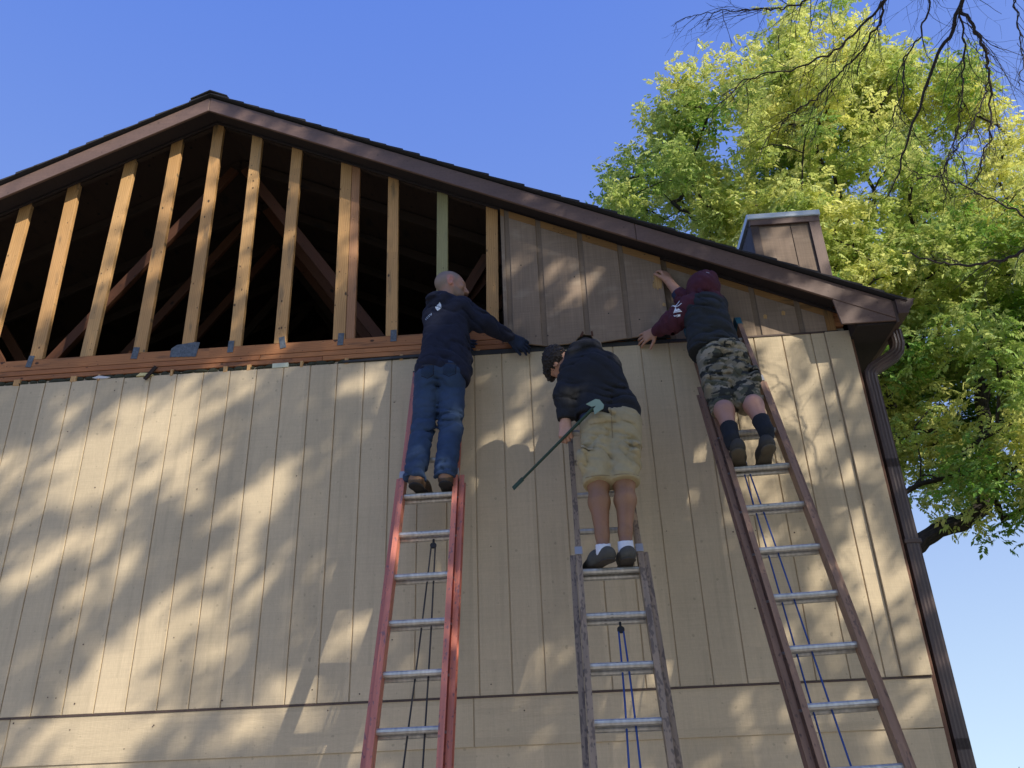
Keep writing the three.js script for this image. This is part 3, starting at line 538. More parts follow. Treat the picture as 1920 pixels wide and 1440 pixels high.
const cloth = (r, g, b, rough = 0.92, more = {}) => std(lin(r, g, b), rough, { vertexColors: true, bumpMap: weave, bumpScale: 0.0005, ...more });
const plain = (v = 0.12, s = 7) => (x, y, z) => { const k = 1 + v * fbm(x * s, y * s, z * s, 3) + v * 0.5 * noise(x * 60, y * 60, z * 60); return [k, k, k]; };
M.skin = new THREE.MeshPhysicalMaterial({ color: 0xffffff, roughness: 0.55, vertexColors: true });
// ---------------------------------------------------------------- the three men
const skinTone = (base, spots = []) => (x, y, z) => { let k = 1 + 0.10 * fbm(x * 14, y * 14, z * 14, 3) + 0.05 * noise(x * 90, y * 90, z * 90), c = base.map((q) => q * k); for (const [p, r, t, a] of spots) { const q = Math.hypot(x - p.x, y - p.y, z - p.z) / r, w = (1 - sstep(0.6, 1.1, q)) * a; if (w > 0) c = c.map((v, i) => mix(v, t[i] * k, w)); } return c; };
function shoe(heel, toe, w, hgt, sole, up = V(0, 1, 0), low = false) {   // upper and sole fields
  const d = toe.clone().sub(heel), L = d.length(); d.normalize(); const n = up.clone().addScaledVector(d, -up.dot(d)).normalize(), at = (a, h) => heel.clone().addScaledVector(d, a * L).addScaledVector(n, h), u = new Field(), s = new Field();
  u.cap(at(0.08, 0.03), at(0.1, Math.max(0.03, hgt * (low ? 0.32 : 0.75))), w * 0.86, w * 0.8, 0.03).cap(at(0.1, 0.03), at(0.55, 0.03), w * 0.85, w, 0.03).cap(at(0.55, 0.03), at(0.9, 0.018), w, w * 0.78, 0.03).cap(at(0.16, hgt * (low ? 0.45 : 0.8)), at(0.5, 0.05), w * 0.72, w * 0.7, 0.03);
  u.cut(at(0, -0.004), n.clone().negate());
  const B = new THREE.Matrix4().makeBasis(n.clone().cross(d), n, d);
  s.ell(at(0.12, -0.004), V(w * 0.98, sole, w * 1.25), 0.004, B).ell(at(0.42, -0.003), V(w * 0.9, sole * 0.8, w * 2), 0.004, B).ell(at(0.76, -0.003), V(w * 1.1, sole * 0.85, w * 1.7), 0.004, B);
  return { u, s, at, n, d };
}
const shoeMesh = (S, cell, name, upperMat, soleMat, parent, colour) => { const m = part(name, meshField(S.u, cell, colour ?? plain(0.2, 20)), upperMat, parent); part('sole', meshField(S.s, cell, plain(0.15, 20)), soleMat, m); return m; };

{
  // ---- man on the red ladder: shaven head, navy hooded sweatshirt, jeans, boots, gloves
  const P1 = thing('person', 'shaven-headed man in navy hoodie and blue jeans on the red ladder', 'person', V(-0.80, 3.545, 0.5));
  const hc = V(-0.718, 5.208, 0.25), hUp = V(-0.10, 1, -0.06), hFw = V(0.97, -0.06, -0.26);
  const aL = V(-0.905, 3.63, 0.545), aR = V(-0.715, 3.63, 0.545), kL = V(-0.885, 4.02, 0.40), kR = V(-0.695, 4.03, 0.40), pL = V(-0.853, 4.44, 0.345), pR = V(-0.697, 4.43, 0.345);
  const shR = V(-0.625, 4.985, 0.30), elR = V(-0.475, 4.872, 0.27), wrR = V(-0.325, 4.825, 0.155), shL = V(-0.835, 5.0, 0.18), elL = V(-0.83, 4.86, 0.06), wrL = V(-0.74, 4.86, 0.0);
  const head = new Field(); const H = headInto(head, hc, hUp, hFw, { size: 1.08 }); head.cap(V(-0.745, 5.0, 0.26), hc.clone().add(V(-0.01, -0.05, 0)), 0.062, 0.057, 0.04);
  const body = new Field(); body.cap(V(-0.775, 4.45, 0.33), V(-0.74, 4.93, 0.26), 0.10, 0.10, 0.05).chain([shR, elR, wrR], [0.05, 0.04, 0.028]).chain([shL, elL, wrL], [0.05, 0.04, 0.028]).chain([pL, kL, aL], [0.07, 0.05, 0.038]).chain([pR, kR, aR], [0.07, 0.05, 0.038]).cap(V(-0.74, 4.93, 0.26), V(-0.745, 5.03, 0.26), 0.09, 0.06, 0.05);
  const stub = [0.27, 0.20, 0.155], tone = [0.42, 0.235, 0.165];
  const cHead = (x, y, z) => { const d = V(x, y, z).sub(hc), lz = d.dot(H.z), ly = d.dot(H.y), k = 1 + 0.08 * fbm(x * 20, y * 20, z * 20, 3) + 0.10 * noise(x * 320, y * 320, z * 320); const hair = sstep(0.055, 0.02, lz - (ly - 0.02) * 0.35) * sstep(-0.03, 0.02, ly + Math.max(0, -lz) * 0.5), beard = sstep(-0.035, -0.055, ly) * sstep(0.0, 0.03, lz) * 0.7, ear = sstep(0.078, 0.084, Math.abs(d.dot(H.x))); let c = tone.map((v, i) => mix(v, stub[i], hair * (1 - ear))); c = c.map((v, i) => mix(v, stub[i] * 0.85, beard * (1 - ear))); if (Math.hypot(Math.abs(d.dot(H.x)) - 0.03, ly - 0.006) < 0.011 && lz > 0.086) c = [0.3, 0.28, 0.26]; return [c[0] * k * (1 + 0.25 * ear), c[1] * k, c[2] * k]; };
  part('body', merge([meshField(head, 0.0035, cHead), meshField(body, 0.014, skinTone(tone))]), M.skin, P1);
  // sweatshirt
  const h = new Field();
  h.cap(V(-0.818, 4.50, 0.36), V(-0.798, 4.96, 0.24), 0.104, 0.105, 0.06).cap(V(-0.70, 4.49, 0.34), V(-0.675, 4.95, 0.27), 0.112, 0.11, 0.08).ell(V(-0.77, 4.50, 0.30), V(0.175, 0.085, 0.15), 0.06).ell(V(-0.665, 4.56, 0.26), V(0.095, 0.16, 0.12), 0.06)
    .cap(V(-0.83, 4.98, 0.22), V(-0.65, 4.985, 0.28), 0.09, 0.085, 0.06).chain([shR, elR, wrR.clone().add(V(0.006, 0, 0))], [0.082, 0.066, 0.05], 0.05).chain([shL, elL, wrL], [0.08, 0.062, 0.045], 0.05)
    .ell(V(-0.785, 5.075, 0.30), V(0.105, 0.052, 0.085), 0.03).cap(V(-0.84, 5.07, 0.27), V(-0.76, 5.055, 0.345), 0.045, 0.045, 0.025).cap(V(-0.70, 5.06, 0.30), V(-0.65, 5.05, 0.22), 0.036, 0.036, 0.03).cap(V(-0.828, 4.445, 0.365), V(-0.69, 4.425, 0.35), 0.114, 0.124, 0.04);
  h.cut(V(-0.77, 4.395, 0.34), V(-0.16, -1, 0.12));
  h.disp = folds(0.0125, 13, V(0.5, 0.9, 0), [[elR, 0.11], [V(-0.62, 4.9, 0.3), 0.13], [V(-0.78, 4.52, 0.42), 0.15], [V(-0.62, 4.62, 0.3), 0.14], [wrR, 0.08], [V(-0.8, 5.02, 0.3), 0.1]], 3, 0.4);
  const navy = cloth(0.0095, 0.0125, 0.031, 0.95);
  const hood = part('hooded_sweatshirt', meshField(h, 0.0085, plain(0.25, 9)), navy, P1);
  const cuff = new Field().cap(wrR.clone().lerp(elR, 0.12), wrR.clone().add(V(0.016, -0.004, -0.012)), 0.044, 0.041, 0.01); part('cuff', meshField(cuff, 0.005, plain()), navy, hood);
  const mark = printMat(512, 256, (x, w, hh) => {
    x.fillStyle = '#c8d4e4'; x.beginPath(); x.moveTo(352, 190); x.quadraticCurveTo(330, 70, 392, 52); x.lineTo(500, 26); x.quadraticCurveTo(508, 110, 462, 166); x.quadraticCurveTo(420, 206, 352, 190); x.fill();
    x.strokeStyle = '#7f8fa8'; x.lineWidth = 7; x.beginPath(); x.moveTo(372, 176); x.quadraticCurveTo(420, 110, 478, 58); x.stroke(); x.beginPath(); x.moveTo(420, 176); x.lineTo(440, 96); x.stroke();
    x.fillStyle = '#93a2b8'; x.font = 'bold 120px sans-serif'; x.fillText('\u0131c\u0131v', 20, 200); x.font = 'bold 34px sans-serif'; 
  }, 0xffffff);
  part('printed_emblem', printPatch(h, V(-0.835, 4.935, 0.45), V(0.05, 0.1, -1), V(0.80, 0.46, 0), 0.165, 0.085), mark, hood).userData.label = 'pale leaf emblem and lettering across the back';
  // jeans
  const j = new Field();
  j.ell(V(-0.775, 4.46, 0.34), V(0.158, 0.10, 0.122), 0.05).cap(V(-0.845, 4.41, 0.40), V(-0.84, 4.36, 0.40), 0.085, 0.08, 0.05).cap(V(-0.70, 4.41, 0.40), V(-0.705, 4.36, 0.40), 0.088, 0.082, 0.05)
    .chain([pL, kL, aL.clone().add(V(0, 0.015, 0.0))], [0.099, 0.076, 0.072], 0.03).chain([pR, kR, aR.clone().add(V(0, 0.01, 0.0))], [0.099, 0.078, 0.07], 0.03);
  j.cut(V(-0.77, 4.565, 0.34), V(-0.2, 1, -0.1)).cut(V(-0.8, 3.615, 0.53), V(0, -1, 0.12));
  j.disp = folds(0.015, 15, V(0.15, 1, 0.1), [[kL, 0.13], [kR, 0.13], [aL, 0.13], [aR, 0.13], [V(-0.775, 4.33, 0.42), 0.09]], 8, 0.25);
  const denim = cloth(0.029, 0.06, 0.128, 0.9), worn = (x, y, z) => { const f = fbm(x * 9, y * 5, z * 9, 4), th = sstep(0.11, 0.0, Math.abs(y - 4.2)) * 0.16 + sstep(0.1, 0.0, Math.abs(y - 3.98)) * 0.12, hem = y < 3.655 ? 0.25 * noise(x * 70, y * 10, z * 70) + 0.1 : 0, k = 0.88 + 0.28 * f + th + hem + 0.09 * noise(x * 140, y * 40, z * 140); return [k * (1 + th * 0.6), k, k * (1 - th * 0.25)]; };
  const jm = part('jeans', meshField(j, 0.0085, worn), denim, P1);
  const pocket = printMat(256, 256, (x) => { x.fillStyle = 'rgba(10,18,34,0.22)'; x.beginPath(); x.moveTo(30, 20); x.lineTo(226, 20); x.lineTo(222, 190); x.lineTo(128, 240); x.lineTo(34, 190); x.fill(); x.strokeStyle = '#0d1526'; x.lineWidth = 9; x.stroke(); x.strokeStyle = '#5f5340'; x.lineWidth = 3; x.strokeRect(38, 34, 180, 6); }, 0xffffff);
  for (const [x, r] of [[-0.845, 0.03], [-0.695, -0.05]]) part('back_pocket', printPatch(j, V(x, 4.405, 0.5), V(0, 0.12, -1), V(1, r, 0), 0.115, 0.125, 14), pocket, jm);
  // boots
  const bootMat = std(lin(0.15, 0.082, 0.045), 0.55, { vertexColors: true }), soleMat = std(lin(0.016, 0.015, 0.015), 0.85, { vertexColors: true });
  const two = (x, y, z) => { const s = sstep(3.60, 3.63, y + 0.4 * (z - 0.56)), k = 1 + 0.3 * fbm(x * 30, y * 30, z * 30, 3); return s > 0.5 ? [k * 1.8, k * 1.7, k * 1.5] : [k * 0.5, k * 0.55, k * 0.62]; };
  for (const [a, t] of [[aL, -0.845], [aR, -0.70]]) shoeMesh(shoe(V(a.x + 0.005, 3.572, 0.585), V(t, 3.555, 0.345), 0.047, 0.115, 0.017), 0.006, 'boot', bootMat, soleMat, P1, two);
  // gloves
  const gl = new Field(); handInto(gl, wrR.clone().add(V(0.022, -0.006, -0.02)), V(0.84, -0.42, -0.32), V(-0.35, 0.25, -0.9), -1, 0.35, { size: 1.12, thumb: [0.86, 0.5, 0.1] });
  const gl2 = new Field(); handInto(gl2, wrL.clone().add(V(0.02, 0, 0)), V(1, -0.05, 0.02), V(0, 0, -1), 1, 0.3, { size: 1.1 });
  const glove = cloth(0.009, 0.02, 0.055, 0.8);
  part('glove', meshField(gl, 0.004, plain(0.3, 30)), glove, P1); part('glove', meshField(gl2, 0.006, plain(0.3, 30)), glove, P1);
}
{
  // ---- man on the grey ladder: bent over, black jacket, khaki cargo shorts
  const P2 = thing('person', 'bending dark-haired man in black jacket and khaki cargo shorts on the grey ladder', 'person', V(0.25, 2.91, 0.9));
  const aL = V(0.205, 3.0, 0.965), aR = V(0.325, 3.01, 0.965), kL = V(0.212, 3.41, 0.845), kR = V(0.36, 3.41, 0.845), pL = V(0.245, 3.83, 0.735), pR = V(0.40, 3.83, 0.735);
  const shL = V(0.12, 4.275, 0.60), elL = V(0.062, 4.04, 0.725), wrL = V(0.052, 3.862, 0.765), shR = V(0.345, 4.34, 0.47), elR = V(0.39, 4.16, 0.30), wrR = V(0.30, 4.05, 0.22);
  const nk = V(0.125, 4.39, 0.50), hc = V(0.042, 4.40, 0.475), hUp = V(-0.80, 0.42, -0.42), hFw = V(-0.14, -0.80, -0.66);
  const head = new Field(), H = headInto(head, hc, hUp, hFw, { size: 0.94 }); head.cap(nk, hc.clone().add(V(0.02, -0.02, 0)), 0.06, 0.055, 0.03);
  const legs = (f, kn, an, s) => { f.cap(kn.clone().add(V(0, 0.09, -0.01)), kn, 0.068, 0.059, 0.03).cap(kn, kn.clone().lerp(an, 0.30).add(V(s * 0.004, 0, 0.012)), 0.059, 0.0575, 0.03).cap(kn.clone().lerp(an, 0.30).add(V(s * 0.004, 0, 0.012)), kn.clone().lerp(an, 0.80).add(V(0, 0, 0.004)), 0.0575, 0.037, 0.03).cap(kn.clone().lerp(an, 0.78), an, 0.037, 0.035, 0.02).cap(an, an.clone().add(V(0, -0.02, 0.012)), 0.034, 0.032, 0.02).ell(an.clone().add(V(0.028 * s, 0.012, -0.004)), V(0.012, 0.014, 0.014), 0.012); };
  const body = new Field(); body.cap(V(0.32, 3.9, 0.71), V(0.22, 4.3, 0.53), 0.1, 0.1, 0.05).cap(pL, kL, 0.08, 0.055).cap(pR, kR, 0.08, 0.055).chain([shL, elL, wrL], [0.05, 0.04, 0.03]).chain([shR, elR, wrR], [0.05, 0.04, 0.03]).cap(V(0.22, 4.3, 0.53), nk, 0.09, 0.06, 0.05);
  const calf = new Field(); legs(calf, kL, aL, -1); legs(calf, kR, aR, 1);
  const hand = new Field(); hand.cap(elL.clone().lerp(wrL, 0.6), wrL, 0.034, 0.027, 0.02); handInto(hand, wrL.clone().add(V(-0.002, -0.012, -0.002)), V(-0.08, -1, 0.08), V(0.35, 0.1, -1), -1, 0.95, { spread: 0.05, thumb: [0.85, 0.2, 0.55] });
  const hand2 = new Field(); handInto(hand2, wrR, V(-0.6, 0.3, -0.7), V(0.3, -0.9, -0.3), -1, 0.8);
  const tone = [0.42, 0.215, 0.14];
  const legTone = (x, y, z) => { const k = 1 + 0.10 * fbm(x * 12, y * 12, z * 12, 3) - 0.07 * sstep(0.1, 0.5, noise(x * 190, y * 60, z * 190)); const red = 0.5 + 0.5 * noise(x * 9, y * 7, z * 9); return [0.29 * k, (0.137 + 0.02 * red) * k, 0.076 * k]; };
  part('body', merge([meshField(head, 0.004, skinTone(tone)), meshField(body, 0.014, skinTone(tone)), meshField(calf, 0.006, legTone), meshField(hand, 0.0035, skinTone([0.50, 0.285, 0.205])), meshField(hand2, 0.006, skinTone(tone))]), M.skin, P2);
  // hair
  const hr = new Field(); hr.ell(H.P(0, 0.048, -0.022), V(0.084, 0.084, 0.101), 0.02, H.B).ell(H.P(0, 0.07, 0.07), V(0.064, 0.045, 0.042), 0.03, H.B).ell(H.P(0.04, 0.02, -0.03), V(0.055, 0.06, 0.07), 0.02, H.B).ell(H.P(0.02, 0.05, 0.105), V(0.035, 0.028, 0.03), 0.02, H.B);
  hr.ell(H.P(0, -0.092, 0.085), V(0.088, 0.085, 0.08), 0.02, H.B, true);
  hr.disp = (x, y, z) => 0.009 * noise(x * 75, y * 75, z * 75) + 0.010 * (Math.abs(noise(x * 40, y * 26, z * 40)) - 0.2);
  part('hair', meshField(hr, 0.004, plain(0.5, 60)), std(lin(0.016, 0.011, 0.009), 0.75, { vertexColors: true }), P2);
  // jacket with hood lying on the shoulders
  const b = new Field();
  b.cap(V(0.235, 3.89, 0.74), V(0.205, 4.27, 0.545), 0.122, 0.125, 0.07).cap(V(0.395, 3.90, 0.715), V(0.315, 4.27, 0.52), 0.112, 0.125, 0.07).cap(V(0.20, 4.32, 0.54), V(0.33, 4.35, 0.49), 0.105, 0.10, 0.07).ell(V(0.245, 4.12, 0.66), V(0.15, 0.24, 0.12), 0.08).ell(V(0.43, 3.92, 0.71), V(0.075, 0.10, 0.10), 0.05)
    .chain([shL, elL, wrL.clone().add(V(0, 0.012, 0))], [0.09, 0.068, 0.05], 0.045).chain([shR, elR, wrR], [0.086, 0.065, 0.048], 0.045)
    .ell(V(0.21, 4.46, 0.535), V(0.11, 0.065, 0.078), 0.03).cap(V(0.275, 4.495, 0.525), V(0.215, 4.515, 0.52), 0.045, 0.04, 0.03).cap(V(0.115, 4.395, 0.59), V(0.27, 4.41, 0.56), 0.046, 0.05, 0.03).cap(V(0.105, 4.33, 0.575), V(0.10, 4.30, 0.50), 0.055, 0.055, 0.04);
  b.cut(V(0.32, 3.848, 0.72), V(-0.20, -1, 0.05)); b.cuts[0].within = (x) => x > 0.125; b.cut(wrL.clone().add(V(0, 0.0, 0)), V(-0.05, -1, 0));
  b.cuts[1].within = (x, y) => x < 0.118 && y < 3.95;
  b.disp = folds(0.0125, 11, V(0.35, 1, 0.2), [[V(0.13, 4.24, 0.62), 0.12], [elL, 0.1], [V(0.36, 4.0, 0.75), 0.13], [V(0.2, 4.37, 0.6), 0.1]], 13, 0.4);
  const blk = cloth(0.0105, 0.0112, 0.0145, 0.9);
  part('jacket', meshField(b, 0.0085, plain(0.25, 10)), blk, P2);
  const un = new Field(); un.cap(V(0.245, 3.90, 0.72), V(0.25, 3.81, 0.74), 0.115, 0.117, 0.05).cap(V(0.39, 3.905, 0.71), V(0.395, 3.81, 0.73), 0.110, 0.112, 0.05); un.cut(V(0.32, 3.802, 0.72), V(-0.16, -1, 0)); un.disp = folds(0.008, 16, V(0.1, 1, 0), [], 5, 0.7);
  part('undershirt', meshField(un, 0.008, plain(0.2, 10)), cloth(0.028, 0.036, 0.09), P2);
  // shorts
  const s = new Field();
  s.ell(V(0.32, 3.86, 0.72), V(0.158, 0.09, 0.122), 0.05).cap(V(0.25, 3.80, 0.775), V(0.252, 3.75, 0.78), 0.09, 0.085, 0.05).cap(V(0.395, 3.80, 0.77), V(0.392, 3.75, 0.78), 0.09, 0.085, 0.05).chain([pL.clone().add(V(-0.004, 0, 0)), kL.clone().add(V(0, 0.02, 0.008))], [0.106, 0.092], 0.022).chain([pR.clone().add(V(0.004, 0, 0)), kR.clone().add(V(0.0, 0.02, 0.008))], [0.106, 0.092], 0.022);
  for (const [q, sx] of [[kL, -1], [kR, 1]]) s.ell(q.clone().add(V(sx * 0.078, 0.155, 0.02)), V(0.033, 0.085, 0.062), 0.02);
  s.cut(V(0.32, 3.90, 0.72), V(0, 1, 0)).cut(V(0.29, 3.392, 0.85), V(0, -1, 0.3));
  s.disp = folds(0.0095, 15, V(0.5, 1, 0.2), [[V(0.24, 3.62, 0.83), 0.14], [V(0.39, 3.66, 0.83), 0.14], [V(0.16, 3.55, 0.86), 0.12], [V(0.45, 3.55, 0.86), 0.12], [V(0.3, 3.86, 0.83), 0.1]], 21, 0.35);
  const khaki = cloth(0.40, 0.325, 0.185, 0.9);
  const sm = part('cargo_shorts', meshField(s, 0.0075, plain(0.14, 14)), khaki, P2);
  // seams, flaps and hems stitched on
  const seamTube = (pts, r) => tube(pts.map((p) => { const q = p.clone(), d = V(0, 0.1, -1); q.addScaledVector(d, -0.2); for (let k = 0; k < 50; k++) { const e = s.at(q.x, q.y, q.z); if (e < 0.0005) break; q.addScaledVector(d, Math.max(0.0006, e * 0.7)); } return q; }), pts.map(() => r), 6);
  const lineP = (a, c, n = 10) => Array.from({ length: n + 1 }, (_, i) => a.clone().lerp(c, i / n));
  part('seam', merge([seamTube(lineP(V(0.325, 3.90, 0.9), V(0.318, 3.68, 0.9)), 0.0035), seamTube(lineP(V(0.14, 3.425, 0.95), V(0.275, 3.43, 0.95)), 0.003), seamTube(lineP(V(0.30, 3.43, 0.95), V(0.44, 3.425, 0.95)), 0.003)]), std(lin(0.27, 0.21, 0.115), 0.9), sm);
  const flap = (pts) => printPatch({ at: (x, y, z) => s.at(x, y, z) - 0.004 }, V(pts[0], pts[1], 0.95), V(0, 0.1, -1), V(1, pts[4], 0), pts[2], pts[3], 10);
  for (const q of [[0.235, 3.79, 0.10, 0.03, 0.06], [0.425, 3.795, 0.085, 0.045, -0.4], [0.165, 3.62, 0.07, 0.04, -0.25], [0.455, 3.63, 0.06, 0.04, 0.3]]) part('pocket_flap', flap(q), std(lin(0.39, 0.31, 0.175), 0.9, { side: THREE.DoubleSide }), sm);
  // socks and canvas shoes
  const sock = std(lin(0.72, 0.74, 0.8), 0.9, { vertexColors: true });
  for (const a of [aL, aR]) { const k = new Field().cap(a.clone().add(V(0, 0.03, 0)), a.clone().add(V(0, -0.022, 0.006)), 0.0415, 0.0425, 0.02); k.cut(a.clone().add(V(0, 0.026, 0)), V(0, 1, 0.2)); k.disp = (x, y, z) => 0.0012 * Math.sin(y * 900) + 0.002 * noise(x * 40, y * 40, z * 40); part('sock', meshField(k, 0.004, plain(0.1, 30)), sock, P2); }
  const canvas = std(lin(0.085, 0.08, 0.066), 0.85, { vertexColors: true, bumpMap: weave, bumpScale: 0.0008 }), sole = std(lin(0.06, 0.052, 0.046), 0.85, { vertexColors: true });
  shoeMesh(shoe(V(aL.x + 0.03, 2.932, 1.01), V(aL.x - 0.095, 2.926, 0.80), 0.044, 0.066, 0.008, V(0, 1, 0), true), 0.005, 'shoe', canvas, sole, P2);
  shoeMesh(shoe(V(aR.x + 0.008, 2.932, 1.008), V(aR.x - 0.012, 2.926, 0.77), 0.044, 0.066, 0.008, V(0, 1, 0), true), 0.005, 'shoe', canvas, sole, P2);

  // ---- pry bar in his left hand
  const A = V(-0.281, 3.529, 0.56), Bp = V(0.217, 3.867, 0.90), dir = Bp.clone().sub(A).normalize();
  const bar1 = thing('pry_bar', 'dark green long pry bar with a pale green notched blade in the bending man\'s hand', 'pry bar', A);
  part('shaft', tube([A.clone().addScaledVector(dir, 0.05), A.clone().lerp(Bp, 0.5), Bp], [0.0082, 0.009, 0.0105], 10), M.barGreen, bar1);
  part('chisel_tip', merge([bar(A.clone().addScaledVector(dir, -0.02), A.clone().addScaledVector(dir, 0.07), 0.026, 0.009, V(0.1, 0.2, 1), { bev: 0.002 })]), M.barGreen, bar1);
  { // notched blade, turned to the viewer: a flat plate with a V cut where the shaft joins
    const zx = V(0.05, 0.12, 1).normalize(), yy = dir.clone().addScaledVector(zx, -dir.dot(zx)).normalize(), xx = yy.clone().cross(zx);
    const g = slab([[-0.043, -0.012], [-0.008, 0.005], [0, 0.03], [0.008, 0.005], [0.043, -0.012], [0.040, 0.055], [0.022, 0.073], [-0.022, 0.073], [-0.040, 0.055]], -0.002, 0.003, { bev: 0.001 });
    part('blade', g.applyMatrix4(new THREE.Matrix4().makeBasis(xx, yy, zx).setPosition(Bp.clone().addScaledVector(dir, -0.012).addScaledVector(zx, 0.013))), M.bladeGreen, bar1);
  }
}
{
  // ---- man on the brown ladder: maroon hood and sleeves, charcoal vest, camouflage shorts
  const P3 = thing('person', 'man with maroon hood up and camouflage shorts on the brown ladder', 'person', V(1.19, 3.6, 0.5));
  const aL = V(1.048, 3.728, 0.635), aR = V(1.260, 3.766, 0.635), kL = V(1.056, 4.05, 0.475), kR = V(1.218, 4.07, 0.475), pL = V(1.068, 4.415, 0.35), pR = V(1.195, 4.445, 0.35);
  const shL = V(0.995, 4.90, 0.27), elL = V(0.868, 4.80, 0.235), wrL = V(0.755, 4.80, 0.12), shR = V(1.19, 4.93, 0.15), elR = V(0.985, 5.045, 0.10), wrR = V(0.898, 5.235, 0.075), hc = V(1.105, 5.055, 0.20);
  const head = new Field(); headInto(head, hc, V(0.02, 1, -0.05), V(-0.35, -0.02, -1)); head.cap(V(1.1, 4.92, 0.22), hc, 0.06, 0.06, 0.03);
  const body = new Field(); body.cap(V(1.14, 4.5, 0.3), V(1.09, 4.87, 0.22), 0.09, 0.09, 0.05).chain([pL, kL, aL], [0.075, 0.05, 0.04]).chain([pR, kR, aR], [0.075, 0.05, 0.04]).cap(V(1.09, 4.87, 0.22), V(1.1, 4.95, 0.22), 0.08, 0.06, 0.04).chain([shL, elL, wrL], [0.05, 0.042, 0.03]).chain([shR, elR], [0.05, 0.042]);
  const calf = new Field(); for (const [k, a, s] of [[kL, aL, -1], [kR, aR, 1]]) calf.cap(k, k.clone().lerp(a, 0.3).add(V(s * 0.004, 0, 0.024)), 0.055, 0.059, 0.03).cap(k.clone().lerp(a, 0.3).add(V(s * 0.004, 0, 0.024)), k.clone().lerp(a, 0.8).add(V(0, 0, 0.008)), 0.059, 0.042, 0.03);
  const h1 = new Field(); h1.cap(wrL.clone().lerp(elL, 0.2), wrL, 0.03, 0.026, 0.02); handInto(h1, wrL.clone().add(V(-0.006, 0.002, -0.006)), V(-0.72, -0.16, -0.45), V(0.1, 0.1, -1), 1, 0.25, { spread: 0.22, thumb: [0.55, 0.85, 0.0] });
  const h2 = new Field(); h2.cap(elR.clone().lerp(wrR, 0.3), wrR, 0.045, 0.029, 0.02); handInto(h2, wrR, V(-0.25, 1, -0.12), V(-0.55, 0.2, -0.8), 1, 0.55, { spread: 0.12, thumb: [0.75, 0.55, 0.2] });
  const tone = [0.47, 0.255, 0.175];
  part('body', merge([meshField(head, 0.005, skinTone(tone)), meshField(body, 0.014, skinTone(tone)), meshField(calf, 0.006, skinTone([0.44, 0.235, 0.17])), meshField(h1, 0.0035, skinTone(tone)), meshField(h2, 0.0035, skinTone(tone))]), M.skin, P3);
  // maroon sweatshirt: hood and sleeves
  const m = new Field();
  m.ell(hc.clone().add(V(0.005, 0.012, 0.018)), V(0.122, 0.126, 0.13), 0.03).cap(hc.clone().add(V(-0.02, -0.12, 0.03)), hc.clone().add(V(0.06, -0.12, 0.04)), 0.075, 0.075, 0.05).ell(hc.clone().add(V(0.03, 0.09, 0.05)), V(0.07, 0.035, 0.06), 0.03);
  m.chain([shL, elL, wrL.clone().add(V(0.008, 0, 0.006))], [0.088, 0.078, 0.05], 0.05).chain([shR, elR, elR.clone().lerp(wrR, 0.42)], [0.085, 0.066, 0.052], 0.04);
  m.cut(elR.clone().lerp(wrR, 0.42), wrR.clone().sub(elR)); m.cuts[0].within = (x, y) => x < 0.99 && y > 5.05;
  m.disp = folds(0.015, 14, V(0.7, 0.6, 0.2), [[elL, 0.12], [elR, 0.1], [hc.clone().add(V(0, -0.1, 0.1)), 0.1]], 31, 0.35);
  const mm = part('hooded_sweatshirt', meshField(m, 0.0075, plain(0.25, 10)), cloth(0.085, 0.02, 0.036), P3);
  const cf = new Field().cap(elR.clone().lerp(wrR, 0.3), elR.clone().lerp(wrR, 0.47), 0.055, 0.051, 0.01); cf.cut(elR.clone().lerp(wrR, 0.47), wrR.clone().sub(elR)); part('turned_cuff', meshField(cf, 0.005, plain()), cloth(0.028, 0.036, 0.085), mm);
  const fig = printMat(256, 512, (x) => {
    x.fillStyle = '#eef0f6'; x.strokeStyle = '#eef0f6'; x.lineWidth = 17; x.lineCap = 'round';
    x.beginPath(); x.moveTo(30, 92); x.quadraticCurveTo(84, 60, 120, 150); x.lineTo(102, 196); x.quadraticCurveTo(80, 120, 30, 92); x.fill();
    x.beginPath(); x.moveTo(112, 160); x.quadraticCurveTo(160, 120, 226, 46); x.stroke(); x.beginPath(); x.moveTo(116, 182); x.quadraticCurveTo(170, 190, 214, 160); x.stroke();
    x.beginPath(); x.moveTo(104, 190); x.lineTo(170, 380); x.lineTo(20, 336); x.closePath(); x.fill();
    x.globalCompositeOperation = 'destination-out'; x.beginPath(); x.arc(108, 262, 17, 0, 7); x.fill(); x.lineWidth = 8; x.beginPath(); x.moveTo(44, 322); x.lineTo(160, 344); x.stroke(); x.globalCompositeOperation = 'source-over';
    x.save(); x.translate(10, 392); x.rotate(0.3); x.fillRect(0, 0, 120, 46); x.globalCompositeOperation = 'destination-out'; x.fillRect(20, 12, 22, 20); x.fillRect(56, 12, 18, 24); x.restore();
  }, 0xffffff);
  part('printed_emblem', printPatch(m, V(0.895, 4.84, 0.42), V(-0.05, 0.12, -1), V(1, 0.22, 0), 0.098, 0.155, 18), fig, mm).userData.label = 'white angular emblem on the sleeve';
  part('hood_tag', printPatch(m, hc.clone().add(V(0.03, 0.075, 0.3)), V(0, 0, -1), V(0.8, -0.5, 0), 0.024, 0.006, 4), std(lin(0.6, 0.58, 0.6), 0.8, { side: THREE.DoubleSide }), mm);
  // charcoal vest
  const v = new Field();
